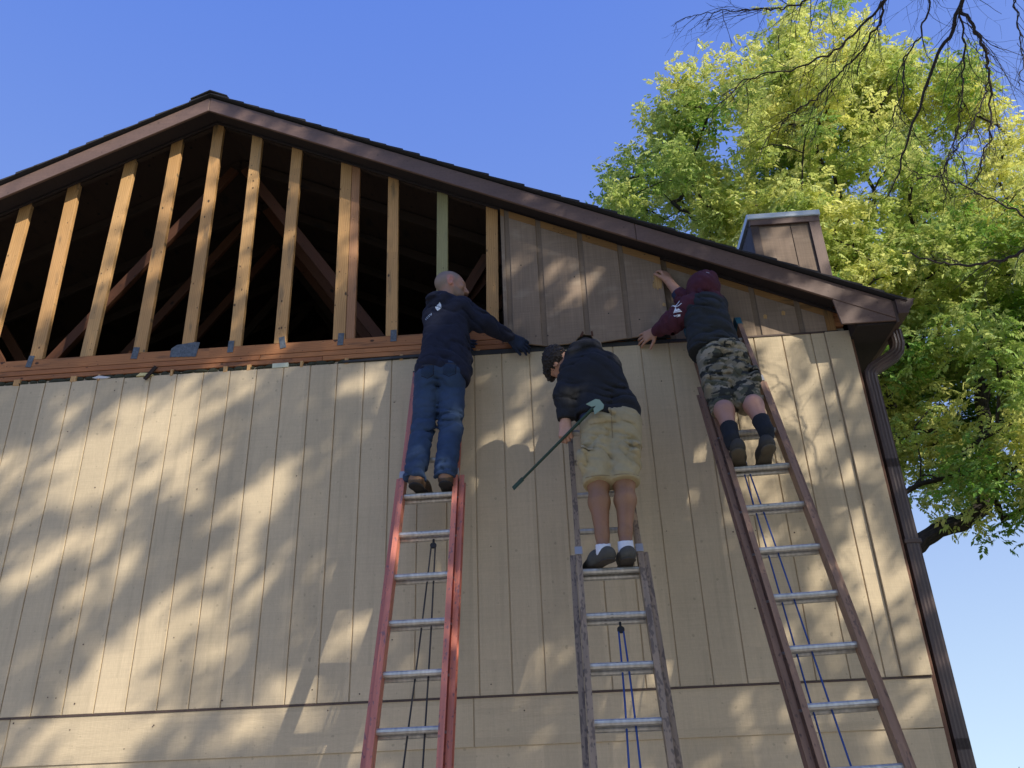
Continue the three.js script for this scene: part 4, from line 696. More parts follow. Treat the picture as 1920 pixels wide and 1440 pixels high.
  v.cap(V(1.06, 4.50, 0.335), V(1.04, 4.87, 0.25), 0.115, 0.11, 0.07).cap(V(1.165, 4.52, 0.33), V(1.125, 4.89, 0.235), 0.104, 0.105, 0.07).ell(V(1.085, 4.70, 0.30), V(0.14, 0.22, 0.13), 0.07).ell(V(1.03, 4.52, 0.30), V(0.11, 0.10, 0.13), 0.05).cap(V(1.03, 4.90, 0.25), V(1.18, 4.93, 0.2), 0.09, 0.085, 0.05);
  v.cut(V(1.13, 4.455, 0.33), V(-0.26, -1, 0.1)).cut(V(1.10, 4.975, 0.22), V(0, 1, 0.1));
  v.disp = folds(0.014, 11, V(0.3, 1, 0), [[V(1.12, 4.55, 0.42), 0.16], [V(1.05, 4.8, 0.36), 0.14]], 41, 0.5);
  part('vest', meshField(v, 0.008, plain(0.25, 9)), cloth(0.024, 0.028, 0.033), P3);
  // camouflage shorts
  const s = new Field();
  s.ell(V(1.13, 4.47, 0.33), V(0.145, 0.095, 0.125), 0.05).cap(V(1.075, 4.42, 0.39), V(1.075, 4.37, 0.40), 0.088, 0.084, 0.05).cap(V(1.19, 4.44, 0.385), V(1.19, 4.39, 0.395), 0.088, 0.084, 0.05).chain([pL, kL.clone().add(V(0, -0.05, 0.015))], [0.104, 0.088], 0.022).chain([pR, kR.clone().add(V(0, -0.05, 0.015))], [0.104, 0.088], 0.022);
  for (const [q, sx] of [[kL, -1], [kR, 1]]) s.ell(q.clone().add(V(sx * 0.078, 0.12, 0.01)), V(0.03, 0.075, 0.06), 0.02);
  s.cut(V(1.15, 4.56, 0.33), V(-0.1, 1, 0)).cut(V(1.14, 3.975, 0.50), V(0.1, -1, 0.3));
  s.disp = folds(0.016, 14, V(0.25, 1, 0.1), [[V(1.09, 4.25, 0.45), 0.14], [V(1.25, 4.27, 0.45), 0.14], [V(1.15, 4.46, 0.44), 0.12]], 51, 0.35);
  const camo = (x, y, z) => { const q = z * 0.6, a = fbm(x * 10, y * 15, q * 10 + 3, 3), b = fbm(x * 11 + 9, y * 17, q * 11 + 7, 3), c = fbm(x * 13 + 4, y * 20, q * 13 + 15, 3), k = 1 + 0.12 * noise(x * 90, y * 90, z * 90); let t = [0.205, 0.178, 0.122]; if (a > 0.02) t = [0.085, 0.085, 0.055]; if (b > 0.08) t = [0.026, 0.027, 0.021]; if (c > 0.17) t = [0.29, 0.25, 0.18]; const up = 1 + 0.35 * sstep(4.3, 4.5, y); return t.map((e) => e * k * (t[0] > 0.1 ? up : 1)); };
  part('camouflage_shorts', meshField(s, 0.0065, camo), cloth(1, 1, 1, 0.92), P3);
  // socks and shoes, soles towards the viewer
  for (const [k, a] of [[kL, aL], [kR, aR]]) { const f = new Field().cap(k.clone().lerp(a, 0.66).add(V(0, 0, 0.012)), a, 0.057, 0.046, 0.02).cap(a, a.clone().add(V(0, -0.04, 0.0)), 0.043, 0.042, 0.02); f.cut(k.clone().lerp(a, 0.72), k.clone().sub(a)); f.disp = (x, y, z) => 0.0012 * noise(x * 35, y * 35, z * 35); part('sock', meshField(f, 0.005, plain(0.15, 30)), cloth(0.013, 0.016, 0.023), P3); }
  const up = std(lin(0.05, 0.043, 0.032), 0.85, { vertexColors: true }), so = std(lin(0.10, 0.082, 0.055), 0.9, { vertexColors: true });
  shoeMesh(shoe(V(1.065, 3.627, 0.69), V(1.095, 3.582, 0.465), 0.046, 0.075, 0.017, V(0, 1, 0.15)), 0.005, 'shoe', up, so, P3);
  shoeMesh(shoe(V(1.247, 3.637, 0.70), V(1.234, 3.582, 0.47), 0.046, 0.075, 0.017, V(0, 1, 0.15)), 0.005, 'shoe', up, so, P3);
}
// ---------------------------------------------------------------- the loose gable panel the men are lifting off
{
  const pn = thing('siding_panel', 'loose brown-grey board panel held up by the men, torn along its bottom edge', 'siding panel', V(0.25, 4.80, 0.03));
  const top = (x) => roofY(x) - 0.128, bare = (x) => roofY(x) - 0.196, z0 = 0.026, z1 = 0.041;
  const edge = [[-0.36, 4.838], [-0.18, 4.808], [-0.045, 4.784], [0.119, 4.786], [0.165, 4.80], [0.195, 4.835], [0.228, 4.858], [0.287, 4.85], [0.318, 4.778], [0.445, 4.791], [0.574, 4.803], [0.686, 4.812], [0.87, 4.826]];
  const bot = (x) => { for (let i = 1; i < edge.length; i++) if (x <= edge[i][0]) return mix(edge[i - 1][1], edge[i][1], (x - edge[i - 1][0]) / (edge[i][0] - edge[i - 1][0])); return 4.826; };
  const piece = (name, a, b, lo, hi, za, zb, mat, o = {}) => {
    const p = [[a, lo(a)]]; for (const [x, y] of edge) if (x > a + 0.004 && x < b - 0.004 && lo === bot) p.push([x, y]);
    p.push([b, lo(b)], [b, hi(b)], [a, hi(a)]);
    return part(name, slab(p, za, zb, o), mat, pn);
  };
  for (const [a, b] of [[-0.346, -0.317], [-0.279, -0.072], [-0.032, 0.244], [0.284, 0.544], [0.584, 0.858]]) {
    piece('panel_board', a, b, bot, bare, z0, z1, M.oldPaint, { bev: 0.0015, off: [a * 0.7 + 0.1, a] });
    piece('bare_strip', a, b, (x) => bare(x) + 0.001, top, z0, z1 - 0.0015, M.raw, { bev: 0.001, swap: true, off: [a, a * 2] });
  }
  for (const a of [-0.317, -0.072, 0.244, 0.544]) piece('channel', a + 0.0005, a + (a === -0.317 ? 0.0375 : 0.0395), bot, top, z0, z1 - 0.0075, M.oldGroove, { bev: 0 });
  const rag = (name, pts, zb, mat, lab) => tag(part(name, slab(pts, z1 - 0.004, zb, { bev: 0.0008 }), mat, pn), lab);
  rag('splintered_patch', [[0.775, 5.225], [0.79, 5.205], [0.80, 5.215], [0.812, 5.19], [0.822, 5.208], [0.84, 5.20], [0.85, 5.26], [0.848, 5.335], [0.80, 5.345], [0.79, 5.31], [0.80, 5.30], [0.783, 5.27]], z1 + 0.003, M.splinter, 'bare torn wood under the upper hand');
  rag('splintered_hole', [[0.832, 5.05], [0.853, 5.047], [0.855, 5.07], [0.842, 5.082], [0.83, 5.068]], z1 + 0.002, M.splinter);
  rag('wood_splinter', [[0.206, 4.843], [0.222, 4.838], [0.235, 4.872], [0.228, 4.884], [0.216, 4.865]], z1 + 0.003, M.web, 'raw splinter at the torn notch');
  rag('wood_splinter', [[0.289, 4.83], [0.303, 4.84], [0.30, 4.882], [0.288, 4.874]], z1 + 0.003, M.web, 'raw splinter at the torn notch');
  const holes = []; for (const [x, y] of [[-0.115, 4.868], [-0.028, 4.866], [0.43, 5.02], [0.2, 5.36], [0.65, 4.95], [-0.2, 5.5]]) holes.push(new THREE.CircleGeometry(0.0055, 7).translate(x, y, z1 + 0.0006));
  tag(part('nail_holes', merge(holes), M.dark, pn), null, null, null, 'stuff');
}
// ---------------------------------------------------------------- trees
function skeleton(seed, paths, targets, o = {}) {
  const N = [], R = rng(seed); const add = (p, par) => { N.push({ p, par, kids: [], w: 0 }); if (par >= 0) N[par].kids.push(N.length - 1); return N.length - 1; };
  for (const path of paths) {
    let par = -1; const pts = path.map((q) => V(...q));
    if (path !== paths[0]) { let best = 1e9; N.forEach((n, i) => { const d = n.p.distanceTo(pts[0]); if (d < best) { best = d; par = i; } }); }
    const c = new THREE.CatmullRomCurve3(pts), m = Math.ceil(c.getLength() / 0.35);
    for (let i = par >= 0 ? 1 : 0; i <= m; i++) par = add(c.getPoint(i / m).add(V((R() - 0.5) * 0.08, (R() - 0.5) * 0.06, (R() - 0.5) * 0.08)), par);
  }
  const fixed = N.length, base = N[0].p;
  targets.map((t) => [t.distanceTo(V(o.from?.[0] ?? base.x, o.from?.[1] ?? base.y + 5, o.from?.[2] ?? base.z)), t]).sort((a, b) => a[0] - b[0]).forEach(([, t]) => {
    let best = 1e9, at = 0; for (let i = Math.min(12, N.length - 1); i < N.length; i++) { const d = N[i].p.distanceTo(t) + Math.max(0, N[i].p.y - t.y) * 0.8; if (d < best) { best = d; at = i; } }
    const a = N[at].p, L = a.distanceTo(t), m = Math.max(1, Math.round(L / 0.3)), s = V((R() - 0.5), 0.35 + R() * 0.4, (R() - 0.5)).multiplyScalar(L * 0.16); let par = at;
    for (let i = 1; i <= m; i++) { const q = i / m; par = add(a.clone().lerp(t, q).addScaledVector(s, Math.sin(q * Math.PI)).add(V(R() - 0.5, R() - 0.5, R() - 0.5).multiplyScalar(0.07)), par); }
    N[par].tip = true;
  });
  for (let i = N.length - 1; i >= 0; i--) { N[i].w += N[i].kids.length ? 0 : 1; if (N[i].par >= 0) N[N[i].par].w += N[i].w; }
  const rad = (n) => o.r0 * Math.pow(n.w, o.pow), out = [];
  const walk = (start, from) => {
    const pts = from >= 0 ? [N[from].p] : [], rr = from >= 0 ? [Math.min(rad(N[from]), rad(N[start]) * 1.25)] : []; let i = start;
    for (;;) { pts.push(N[i].p); rr.push(rad(N[i])); if (!N[i].kids.length) break; let b = N[i].kids[0]; for (const k of N[i].kids) if (N[k].w > N[b].w) b = k; for (const k of N[i].kids) if (k !== b) walk(k, i); i = b; }
    rr[rr.length - 1] *= 0.4;
    if (pts.length > 1) out.push({ g: tube(pts, rr, rr[0] > 0.08 ? 10 : rr[0] > 0.02 ? 6 : 4, false), r: rr[0] });
  };
  walk(0, -1);
  return { N, out };
}
function leafSpray(seed, n, len, wid) {   // a drooping compound leaf: leaflets in pairs along a stalk, each folded along its rib
  const R = rng(seed), pos = [], nor = [], p = (v) => pos.push(v.x, v.y, v.z);
  for (let i = 0; i < n; i++) {
    const t = (Math.floor(i / 2) + 1) / (n / 2 + 0.5), side = i === n - 1 ? 0 : i % 2 ? 1 : -1, a = V(t * len * 1.7, -t * t * len * 0.35, 0), d = V(side ? 0.45 : 1, -0.2 - R() * 0.45, side * 0.75 + (R() - 0.5) * 0.4).normalize(), s = d.clone().cross(V(0, 1, 0.2)).normalize(), nn = s.clone().cross(d), L = len * (0.75 + R() * 0.5), W = wid * (0.8 + R() * 0.4);
    const b = a.clone().addScaledVector(d, L), m = a.clone().addScaledVector(d, L * 0.42), l = m.clone().addScaledVector(s, W).addScaledVector(nn, W * 0.35), r = m.clone().addScaledVector(s, -W).addScaledVector(nn, W * 0.35);
    p(a); p(r); p(b); p(a); p(b); p(l);
  }
  const g = new THREE.BufferGeometry(); g.setAttribute('position', new THREE.Float32BufferAttribute(pos, 3)); g.computeVertexNormals(); return g;
}
M.leaf = new THREE.MeshPhysicalMaterial({ color: 0xffffff, roughness: 1.0, transmission: 0.42, thickness: 0, side: THREE.DoubleSide, specularIntensity: 0.5 });
const barkMap = tex(256, 512, 0.8, 1.6, true, (u, v) => { const k = 0.62 + 0.5 * Math.abs(noise(u * 26, v * 5)) + 0.3 * fbm(u * 14, v * 12, 2, 3); return [k, k * 0.97, k * 0.93]; });
M.bark = std(lin(0.062, 0.052, 0.046), 0.95, { map: barkMap, bumpMap: barkMap, bumpScale: 0.012 });
M.twig = std(lin(0.05, 0.038, 0.032), 0.9);
function crown(parent, name, geo, list, kindLabel) {
  const m = new THREE.InstancedMesh(geo, M.leaf, list.length), q = new THREE.Quaternion(), e = new THREE.Euler(), mat = new THREE.Matrix4(), c = new THREE.Color();
  list.forEach((l, i) => { e.set(l.r[0], l.r[1], l.r[2], 'YXZ'); mat.compose(l.p.clone().sub(parent.position), q.setFromEuler(e), V(l.s, l.s, l.s)); m.setMatrixAt(i, mat); m.setColorAt(i, c.setRGB(...l.c)); });
  m.name = name; m.castShadow = m.receiveShadow = true; m.userData.kind = 'stuff'; if (kindLabel) m.userData.label = kindLabel; parent.add(m); return m;
}
{
  // big tree behind the house
  const R = rng(77), E = [[4.7, 13.2, -9.2, 3.3, 3.0, 3.0], [6.9, 11.9, -9.8, 3.4, 5.0, 3.4], [8.6, 8.6, -8.6, 2.9, 3.6, 2.8], [2.3, 12.2, -9.2, 1.25, 2.1, 1.6], [11.2, 9.0, -9.2, 3.0, 4.6, 3.0], [6.2, 16.0, -9.2, 1.9, 2.0, 2.0], [3.3, 15.0, -9.2, 1.2, 1.2, 1.3], [5.0, 10.0, -9.4, 3.6, 2.2, 2.4], [7.0, 6.9, -8.6, 1.5, 1.3, 1.4], [9.4, 12.0, -9.4, 2.2, 1.9, 2.0]];
  const vol = E.map((e) => e[3] * e[4] * e[5]), tot = vol.reduce((a, b) => a + b), T = [];
  while (T.length < 1050) {
    let q = R() * tot, i = 0; while (q > vol[i]) q -= vol[i++]; const e = E[i], d = V(R() - 0.5, R() - 0.5, R() - 0.5).normalize(), r = Math.cbrt(0.15 + 0.85 * R());
    const p = V(e[0] + d.x * e[3] * r, e[1] + d.y * e[4] * r, e[2] + d.z * e[5] * r), w = fbm(p.x * 0.6, p.y * 0.6, p.z * 0.6, 3);
    if (w > -0.13 && p.z > -13) T.push(p);
  }
  const t = thing('leafy_tree', 'large yellow-green autumn tree rising behind the house', 'tree', V(4.6, 0, -8.6));
  const sk = skeleton(5, [[[4.6, -0.1, -8.6], [4.9, 2, -8.6], [5.2, 4, -8.6], [5.4, 5.1, -8.6], [5.85, 5.5, -8.6], [6.6, 5.8, -8.6], [7.15, 6.35, -8.7], [7.45, 7.5, -8.8], [7.8, 9.4, -9], [8.0, 11.5, -9.3], [7.7, 13.6, -9.4]], [[5.2, 4, -8.6], [5.3, 6.5, -9], [5.5, 9.5, -9.2], [5.8, 12.5, -9.3], [6.1, 15.5, -9.3]], [[5.4, 8.5, -9.2], [4.4, 10.5, -9.4], [3.4, 12.4, -9.4], [2.6, 13.4, -9.3]], [[5.0, 5.8, -8.8], [5.8, 6.35, -8.6], [6.6, 6.6, -8.7], [7.2, 6.7, -8.7]], [[7.5, 8.0, -8.8], [8.8, 9.2, -8.9], [10.4, 10.6, -9.1]], [[5.7, 10.5, -9.2], [6.7, 12.2, -9.2], [7.0, 14.6, -9.4]]], T, { r0: 0.0125, pow: 0.47, from: [6, 8, -9] });
  part('trunk', merge(sk.out.filter((s) => s.r > 0.05).map((s) => s.g)), M.bark, t);
  tag(part('branches', merge(sk.out.filter((s) => s.r <= 0.05).map((s) => s.g)), M.bark, t), null, null, null, 'stuff');
  const list = [];
  for (const p of T) {
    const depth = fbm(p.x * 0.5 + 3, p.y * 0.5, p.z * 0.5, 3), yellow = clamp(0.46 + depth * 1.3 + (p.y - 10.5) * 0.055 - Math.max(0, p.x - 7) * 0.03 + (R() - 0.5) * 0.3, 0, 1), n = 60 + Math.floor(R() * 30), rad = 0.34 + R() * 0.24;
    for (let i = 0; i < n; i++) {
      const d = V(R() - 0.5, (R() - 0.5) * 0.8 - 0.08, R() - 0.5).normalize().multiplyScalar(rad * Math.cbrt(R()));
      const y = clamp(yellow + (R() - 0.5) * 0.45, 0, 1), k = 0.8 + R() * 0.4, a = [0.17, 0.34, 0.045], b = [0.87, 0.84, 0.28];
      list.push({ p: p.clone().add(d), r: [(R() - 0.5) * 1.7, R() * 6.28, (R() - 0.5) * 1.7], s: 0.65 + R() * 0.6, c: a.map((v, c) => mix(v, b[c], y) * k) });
    }
  }
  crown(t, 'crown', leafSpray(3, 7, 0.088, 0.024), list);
}
{
  // tree behind the viewer: it shades the wall, and its bare dead limbs hang into the picture
  const LIT = [[-3.39,4.62,0.09,0.12,0.08,-0.08,1],[-3.14,4.36,0.19,0.26,0.09,-0.08,1],[-2.68,4.48,0.17,0.18,0.07,-0.08,1],[-3.92,4.16,0.09,0.11,0.11,-0.09,1],[-3.55,4.02,0.14,0.2,0.09,-0.07,1],[-3.31,3.88,0.09,0.1,0.08,-0.07,1],[-2.85,4.03,0.11,0.13,0.08,-0.08,1],[-2.57,3.98,0.11,0.14,0.07,-0.06,1],[-2.08,3.83,0.2,0.19,0.08,-0.09,1],[-3.59,3.47,0.2,0.08,0.03,-0.05,1],[-3.22,3.49,0.06,0.11,0.07,-0.05,1],[-2.99,3.39,0.06,0.11,0.08,-0.05,1],[-2.16,3.36,0.16,0.02,0.03,-0.12,1],[-2.58,3.1,0.13,0.14,0.08,-0.07,1],[-2.31,2.87,0.11,0.14,0.09,-0.07,1],[-2.82,2.78,0.23,0.24,0.09,-0.08,1],[-2.98,2.51,0,0.2,0.11,-0.02,1],[-3.76,3.23,0.05,0.06,0.07,-0.06,1],[-3.34,3.06,0.09,0.11,0.08,-0.07,1],[-3.63,2.6,-0.02,0.08,0.07,-0,1],[-1.75,3.25,0.08,0.1,0.05,-0.04,1],[-1.66,2.88,0.04,0.1,0.05,-0.02,1],[-1.42,2.87,0.04,0.09,0.04,-0.02,1],[-1.29,2.88,0.06,0.1,0.05,-0.03,1],[-1.86,2.46,0.14,0.07,0.05,-0.08,1],[-1.56,2.48,0.05,0.08,0.07,-0.04,1],[-1.54,4.57,0.15,0.16,0.05,-0.05,1],[-1.3,4.65,0.02,0.17,0.09,-0.03,1],[-1.23,3.56,0.05,0.05,0.03,-0.03,1],[-3.38,2.26,0.16,0.09,0.06,-0.07,1],[-2.84,2.29,0.16,0.09,0.04,-0.05,1],[-2.53,2.26,0.03,0.13,0.08,-0.03,1],[-1.96,2.23,0.18,0.09,0.06,-0.09,1],[-1.65,2.3,0.03,0.08,0.04,-0.02,1],[-1.48,2.31,0.04,0.06,0.04,-0.02,1],[-0.32,4.17,0.24,0.3,0.08,-0.07,1],[-0.15,4.5,0.12,0.17,0.07,-0.06,1],[-0.53,3.99,0.07,0.11,0.04,-0.03,1],[-0.37,3.86,0.07,0.11,0.04,-0.03,1],[-0.07,3.96,0.07,0.11,0.07,-0.05,1],[-0.52,4.7,0.02,0.11,0.05,-0.01,1],[-0.35,2.49,0.04,0.07,0.04,-0.02,1],[-0.21,2.48,0.04,0.1,0.03,-0.01,1],[-0.4,2.37,0.03,0.06,0.04,-0.02,1],[-0.22,2.15,0.06,0.11,0.06,-0.03,1],[0.32,2.41,0.11,-0,-0,-0.02,1],[0.36,2.33,0.1,0.07,0.05,-0.06,1],[0.27,2.03,0.1,0.03,0.02,-0.06,1],[1,3.36,0.05,0.07,0.03,-0.02,1],[1.29,3.56,0.07,0.09,0.08,-0.06,1],[1.32,3.31,0.08,0.15,0.11,-0.05,1],[1.56,4.55,0.06,0.13,0.08,-0.04,1],[1.65,4.08,0.1,0.18,0.08,-0.04,1],[1.92,4.27,0.07,0.09,0.05,-0.04,1],[1.84,3.7,0.13,0.16,0.07,-0.06,1],[1.9,3.35,0.09,0.12,0.07,-0.05,1],[1.69,3.29,0.08,0.1,0.05,-0.03,1],[2.09,2.99,0.09,0.08,0.04,-0.05,1],[1.96,2.83,0.11,0.11,0.04,-0.04,1],[2.04,2.48,0.11,0.11,0.04,-0.04,1],[2.06,2.19,0.08,0.09,0.05,-0.03,1],[1.43,2.79,0.1,0.1,0.04,-0.04,1],[1.66,4.45,0.09,0.15,0.05,-0.03,1],[1.79,4.15,0.1,0.16,0.05,-0.03,1],[1.78,3.84,0.1,0.13,0.04,-0.03,1],[1.93,3.64,0.09,0.11,0.04,-0.03,1],[1.4,3.78,0.05,0.11,0.06,-0.03,1],[1.3,4.07,0.06,0.09,0.06,-0.04,1],[1.41,3.56,0.05,0.07,0.05,-0.04,1],[1.94,3.06,0.09,0.1,0.04,-0.03,1],[1.7,2.84,0.1,0.1,0.03,-0.03,1],[1.12,4.08,0.06,0.08,0.03,-0.03,1],[0.1,5.26,0.14,0.25,0.09,-0.07,1],[-0.14,5.74,0.04,-0,-0,-0.04,1],[-0.06,5.53,0.07,0.07,0.02,-0.03,1],[-4.3,6.02,0.05,0.62,0.28,-0.13,0.95],[-3.93,6.2,0.06,0.75,0.26,-0.11,0.95],[-3.47,6.16,0.08,0.8,0.23,-0.1,0.9],[-3.06,6.45,0.06,0.73,0.23,-0.09,0.9],[-2.71,6.15,0.02,0.95,0.14,-0.04,0.55],[-2.39,6.06,0.04,0.88,0.18,-0.05,0.85],[-2.06,6.09,0.09,0.64,0.15,-0.06,0.6],[-1.64,6.05,0.05,0.54,0.17,-0.05,0.85],[-1.22,5.86,0.06,0.52,0.11,-0.03,0.5],[-0.81,5.98,0.05,0.31,0.08,-0.03,0.3],[-0.41,5.68,0.05,0.3,0.08,-0.02,0.5],[-3.85,5.13,0.63,0.01,0.05,-0.19,0.4],[-1.92,5.17,0.14,0.32,0.15,-0.11,0.5],[-2,5.13,0.11,0.24,0.11,-0.08,0.5],[-1.37,4.94,0.24,0.03,0.02,-0.09,0.6],[-3.01,5.16,0.09,0.24,0.1,-0.07,0.4],[-2.65,4.99,0.33,-0.03,0.01,-0.12,0.5],[-4.18,6.51,1.32,0.6,0.17,-0.33,1],[-3.29,6.98,0.37,0.17,0.08,-0.17,1],[-3.85,6.71,0.93,0.42,0.12,-0.25,1],[-2.82,6.96,0.23,-0.13,-0.01,-0.08,1],[-2.39,6.77,0.18,-0.1,-0.01,-0.06,0.8],[-2.01,6.52,0.13,-0.07,-0.01,-0.06,0.7],[-1.6,6.31,0.17,-0.09,-0.01,-0.05,0.7],[-0.45,5.8,0.11,-0.06,-0.02,-0.05,0.7],[0.91,5.18,0.14,-0.07,-0.02,-0.04,0.7],[2.08,4.69,0.11,-0.06,-0.03,-0.06,1],[1.91,4.62,0.07,0.04,0.01,-0.05,0.6],[2.75,6.62,0.15,0.23,0.07,-0.07,1],[2.97,6.83,0.09,0.18,0.07,-0.04,1],[3.02,6.49,0.07,0.15,0.05,-0.03,1],[2.55,6.78,0.06,0.13,0.04,-0.02,0.8],[3.11,6.82,0.04,0.11,0.03,-0.01,0.6],[-1.43,1.83,0.04,0.44,0.03,-0,1],[-1.44,1.45,0.02,0.24,0.04,-0,1],[-1.77,2.45,0.03,0.19,0.02,-0.01,0.8],[-1.84,1.5,0.04,0.24,0.03,-0.01,0.8],[-1.36,3.24,0.01,0.18,0.03,-0,0.8],[0.83,2.12,0.24,-0.74,-0.03,-0.01,0.55],[0.51,1.79,0.14,-0.48,-0.03,-0.01,0.5]];
  const lit = (X, Y) => { let w = 0; for (const [cx, cy, ax, ay, bx, by, q] of LIT) { const dx = X - cx, dy = Y - cy, det = ax * by - ay * bx, a = (dx * by - dy * bx) / det, b = (ax * dy - ay * dx) / det, la = Math.hypot(ax, ay), lb = Math.hypot(bx, by), r = (a * la / (la + 0.065)) ** 2 + (b * lb / (lb + 0.078)) ** 2; if (r < 1) w = Math.max(w, q); } return w; };
  const R = rng(4242), t = thing('bare_limbed_tree', 'tree beside the viewer whose dark bare twigs hang into the top right of the view', 'tree', V(8.8, 0, 9.6));
  const T = [], list = [];
  for (let i = 0; i < 900; i++) {
    const X = mix(-5.6, 3.6, R()), Y = mix(-0.6, 8.4, R()), k = mix(6.2, 4.6, sstep(-1.2, 0.2, X)) + (R() + R() + R() - 1.5) * 0.9;
    const c = V(X + k * SUN.x, Y + k * SUN.y, k * SUN.z);
    if (i < 260 && lit(X, Y) < 0.3) T.push(c);
    for (let j = 0; j < 38; j++) {
      const p = c.clone().add(V(R() - 0.5, R() - 0.5, R() - 0.5).normalize().multiplyScalar(0.55 * Math.cbrt(R()))), u = p.x - p.z * SUN.x, v = p.y - p.z * SUN.y;
      if (R() < Math.max(lit(u, v), 0.05 + 0.40 * sstep(-0.5, -2.2, u) * sstep(1.6, 2.6, v) + 0.42 * sstep(0.85, 1.3, u))) continue;  // leaves dropped inside LIT patches, so the unseen crown shapes the sun dapples
      const y = R(); list.push({ p, r: [(R() - 0.5) * 1.6, R() * 6.28, (R() - 0.5) * 1.6], s: 0.9 + R() * 0.6, c: [mix(0.08, 0.4, y), mix(0.15, 0.4, y), 0.04] });
    }
  }
  const sk = skeleton(9, [[[8.8, -0.1, 9.6], [8.7, 3, 9.2], [8.4, 6, 8.5], [7.7, 8.5, 7.6], [6.8, 11, 6.8], [6.2, 13.4, 6.4]], [[8.4, 6, 8.5], [6.2, 8.0, 7.2], [4.6, 9.4, 6.4]], [[8.2, 7.2, 8.1], [9, 10, 7.2], [9.2, 12, 6.8]]], T, { r0: 0.007, pow: 0.5, from: [8, 9, 9] });
  part('trunk', merge(sk.out.filter((s) => s.r > 0.04).map((s) => s.g)), M.bark, t);
  tag(part('branches', merge(sk.out.filter((s) => s.r <= 0.04).map((s) => s.g)), M.bark, t), null, null, null, 'stuff');
  crown(t, 'crown', leafSpray(8, 7, 0.075, 0.024), list);
  // bare limbs
  const limbs = [
    [[[8.4, 8.2, 8.9], [6.6, 9.2, 6.0], [4.4, 8.3, 3.4], [3.1, 7.0, 1.9], [2.80, 6.46, 1.60], [2.72, 6.20, 1.50], [2.59, 6.00, 1.40], [2.46, 5.75, 1.30], [2.31, 5.46, 1.20], [2.25, 5.29, 1.10], [2.12, 5.10, 1.08]], 0.07, 0.014, 0.003, 7],
    [[[2.73, 6.22, 1.50], [2.76, 6.05, 1.50], [2.81, 5.89, 1.45], [2.82, 5.74, 1.40], [2.78, 5.45, 1.30], [2.71, 5.24, 1.25], [2.59, 5.05, 1.20]], 0.013, 0.010, 0.003, 5],
    [[[2.82, 5.74, 1.40], [2.65, 5.43, 1.40], [2.45, 5.16, 1.40], [2.34, 5.03, 1.35]], 0.007, 0.005, 0.002, 4],
    [[[4.4, 8.3, 3.4], [2.9, 7.0, 2.5], [2.14, 5.99, 2.00], [2.06, 5.90, 1.90], [1.87, 5.75, 1.80], [1.70, 5.65, 1.75], [1.50, 5.62, 1.70], [1.27, 5.66, 1.60], [1.03, 5.46, 1.55]], 0.02, 0.0085, 0.0025, 9],
    [[[2.06, 5.90, 1.90], [2.00, 5.76, 1.80], [1.80, 5.58, 1.70], [1.65, 5.47, 1.60], [1.51, 5.45, 1.50], [1.39, 5.37, 1.40]], 0.0075, 0.006, 0.002, 8],
    [[[2.9, 7.0, 2.5], [2.1, 6.3, 2.3], [1.65, 5.75, 2.20], [1.49, 5.70, 2.10], [1.33, 5.73, 2.05], [1.14, 5.81, 2.00], [0.91, 5.84, 1.95]], 0.012, 0.006, 0.0018, 10],
    [[[3.1, 7.0, 1.9], [2.95, 6.6, 1.85], [2.87, 6.10, 1.80], [2.90, 5.90, 1.70], [2.89, 5.65, 1.60], [2.82, 5.45, 1.60]], 0.011, 0.006, 0.002, 4],
    [[[6.6, 9.2, 6.0], [5.0, 6.6, 3.0], [3.6, 5.1, 1.6], [3.03, 4.73, 1.20], [2.87, 4.64, 1.10], [2.72, 4.64, 1.00], [2.55, 4.65, 0.95], [2.40, 4.72, 0.90], [2.25, 4.85, 0.85]], 0.05, 0.013, 0.0035, 7],
    [[[3.6, 5.1, 1.6], [2.98, 4.68, 1.22], [2.86, 4.93, 1.10], [2.73, 5.15, 1.00], [2.61, 5.32, 0.95], [2.41, 5.44, 0.90]], 0.012, 0.007, 0.002, 7],
    [[[2.72, 6.20, 1.50], [2.72, 5.94, 1.40], [2.64, 5.59, 1.30], [2.57, 5.38, 1.25], [2.42, 5.11, 1.20]], 0.008, 0.006, 0.002, 7],
    [[[2.9, 7.0, 2.5], [2.3, 6.3, 2.1], [2.14, 5.52, 2.10], [2.01, 5.32, 2.00], [1.91, 5.02, 2.00], [1.83, 4.87, 1.90]], 0.01, 0.006, 0.002, 6],
  ];
  const Rb = rng(31), all = [];
  const twig = (p, d, L, r, depth) => {
    const pts = [p.clone()], rr = [r], n = Math.max(4, Math.round(L / 0.05)); let q = p.clone(), dir = d.clone();
    for (let i = 1; i <= n; i++) { if (q.x < 2.2 - (q.z - 1) * 0.55 && q.y < 5.05 - (q.z - 1) * 0.45) break; dir.add(V((Rb() - 0.5) * 0.55, (Rb() - 0.5) * 0.5 - 0.06, (Rb() - 0.5) * 0.5)).normalize(); q = q.clone().addScaledVector(dir, L / n); pts.push(q); rr.push(mix(r, r * 0.45, i / n)); if (depth > 0 && Rb() < 0.42) twig(q, dir.clone().add(V(Rb() - 0.5, Rb() - 0.55, Rb() - 0.5).multiplyScalar(1.5)).normalize(), L * (0.3 + Rb() * 0.4), Math.max(0.0009, rr[i] * 0.7), depth - 1); }
    if (pts.length > 1) all.push(tube(pts, rr, 4, false));
  };
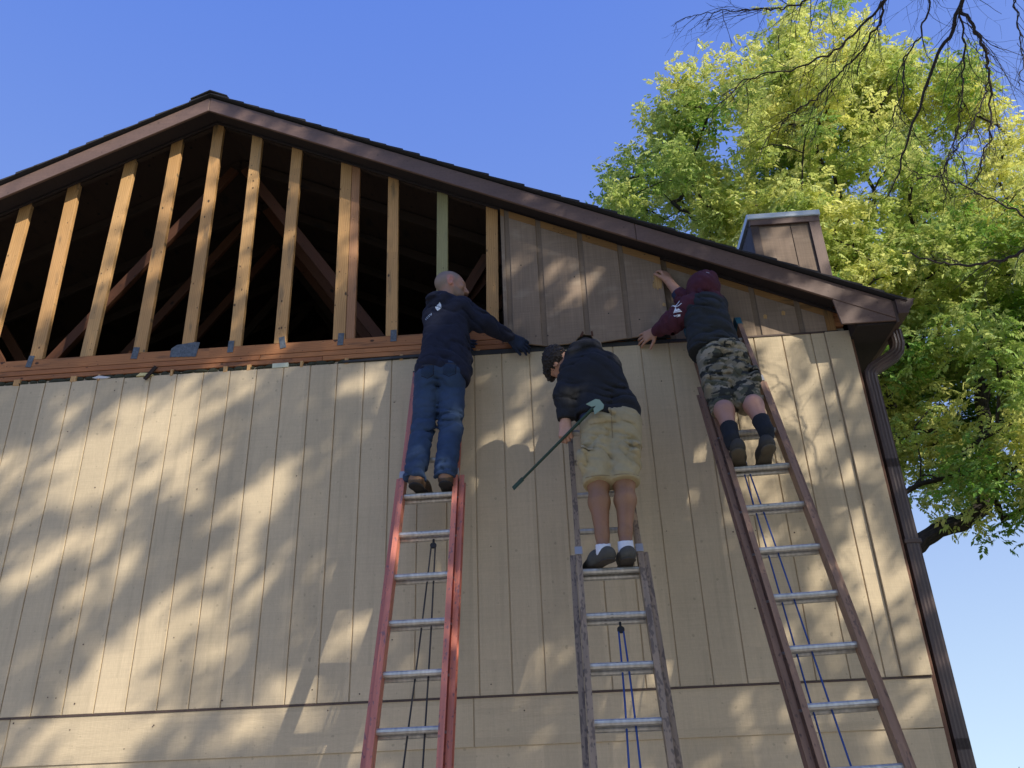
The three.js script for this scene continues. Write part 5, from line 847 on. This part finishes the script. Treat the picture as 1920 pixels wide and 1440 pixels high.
  limbs.forEach(([pts, ra, rm, re, n], li) => {
    const c = new THREE.CatmullRomCurve3(pts.map((q) => V(...q)), false, 'centripetal'), m = 60, P = [], r = [];
    const inView = (p) => p.z < 2.3 && p.y < 6.7;
    let started = null;
    for (let i = 0; i <= m; i++) { const t2 = i / m, p = c.getPoint(t2); if (started === null && inView(p)) started = t2; p.add(V(noise(t2 * 22, li) * 0.03, noise(t2 * 22, li + 5) * 0.03, noise(t2 * 22, li + 9) * 0.03)); P.push(p); r.push(started === null ? mix(ra, rm, t2 / 0.7) : mix(rm, re, (t2 - started) / Math.max(0.01, 1 - started))); }
    part('bare_limb', tube(P, r.map((v) => Math.max(v * 1.1, re)), 8, false), M.twig, t);
    for (let i = 0; i < n * 2.8; i++) { const t2 = mix(Math.max(0.05, started ?? 0), 1, (i + Rb()) / (n * 2.8)), p = c.getPoint(t2), d = c.getTangent(t2).add(V((Rb() - 0.5) * 1.8, (Rb() - 0.65) * 1.5, (Rb() - 0.5) * 1.0)).normalize(); twig(p, d, (0.2 + Rb() * 0.45) * (1.1 - 0.7 * t2), 0.0028 * (0.6 + Rb() * 0.6), 2); }
  });
  tag(part('twigs', merge(all), M.twig, t), null, null, null, 'stuff');
}
{
  // bare crown of a far tree just showing over the edge at the lower right
  const R = rng(6), t = thing('distant_tree', 'top of a small far-off tree at the lower right corner', 'tree', V(30, 0, -60)), T = [];
  for (let i = 0; i < 120; i++) { const d = V(R() - 0.5, R() - 0.5, R() - 0.5).normalize().multiplyScalar(Math.cbrt(R())); T.push(V(29.6 + d.x * 1.5, 1.75 + d.y * 1.25, -60 + d.z * 1.8)); }
  const sk = skeleton(3, [[[30, -0.1, -60], [30.1, 0.8, -60], [30.2, 1.6, -60]]], T, { r0: 0.022, pow: 0.4, from: [30, 1, -60] });
  part('trunk', merge(sk.out.map((s) => s.g)), M.bark, t);
  const list = []; for (const p of T) for (let i = 0; i < 2; i++) list.push({ p: p.clone().add(V(R() - 0.5, R() - 0.5, R() - 0.5).multiplyScalar(0.5)), r: [R() * 3, R() * 6, R() * 3], s: 1.4, c: [0.12, 0.13, 0.05] });
  crown(t, 'crown', leafSpray(4, 5, 0.1, 0.03), list);
}
renderer.render(scene, camera);
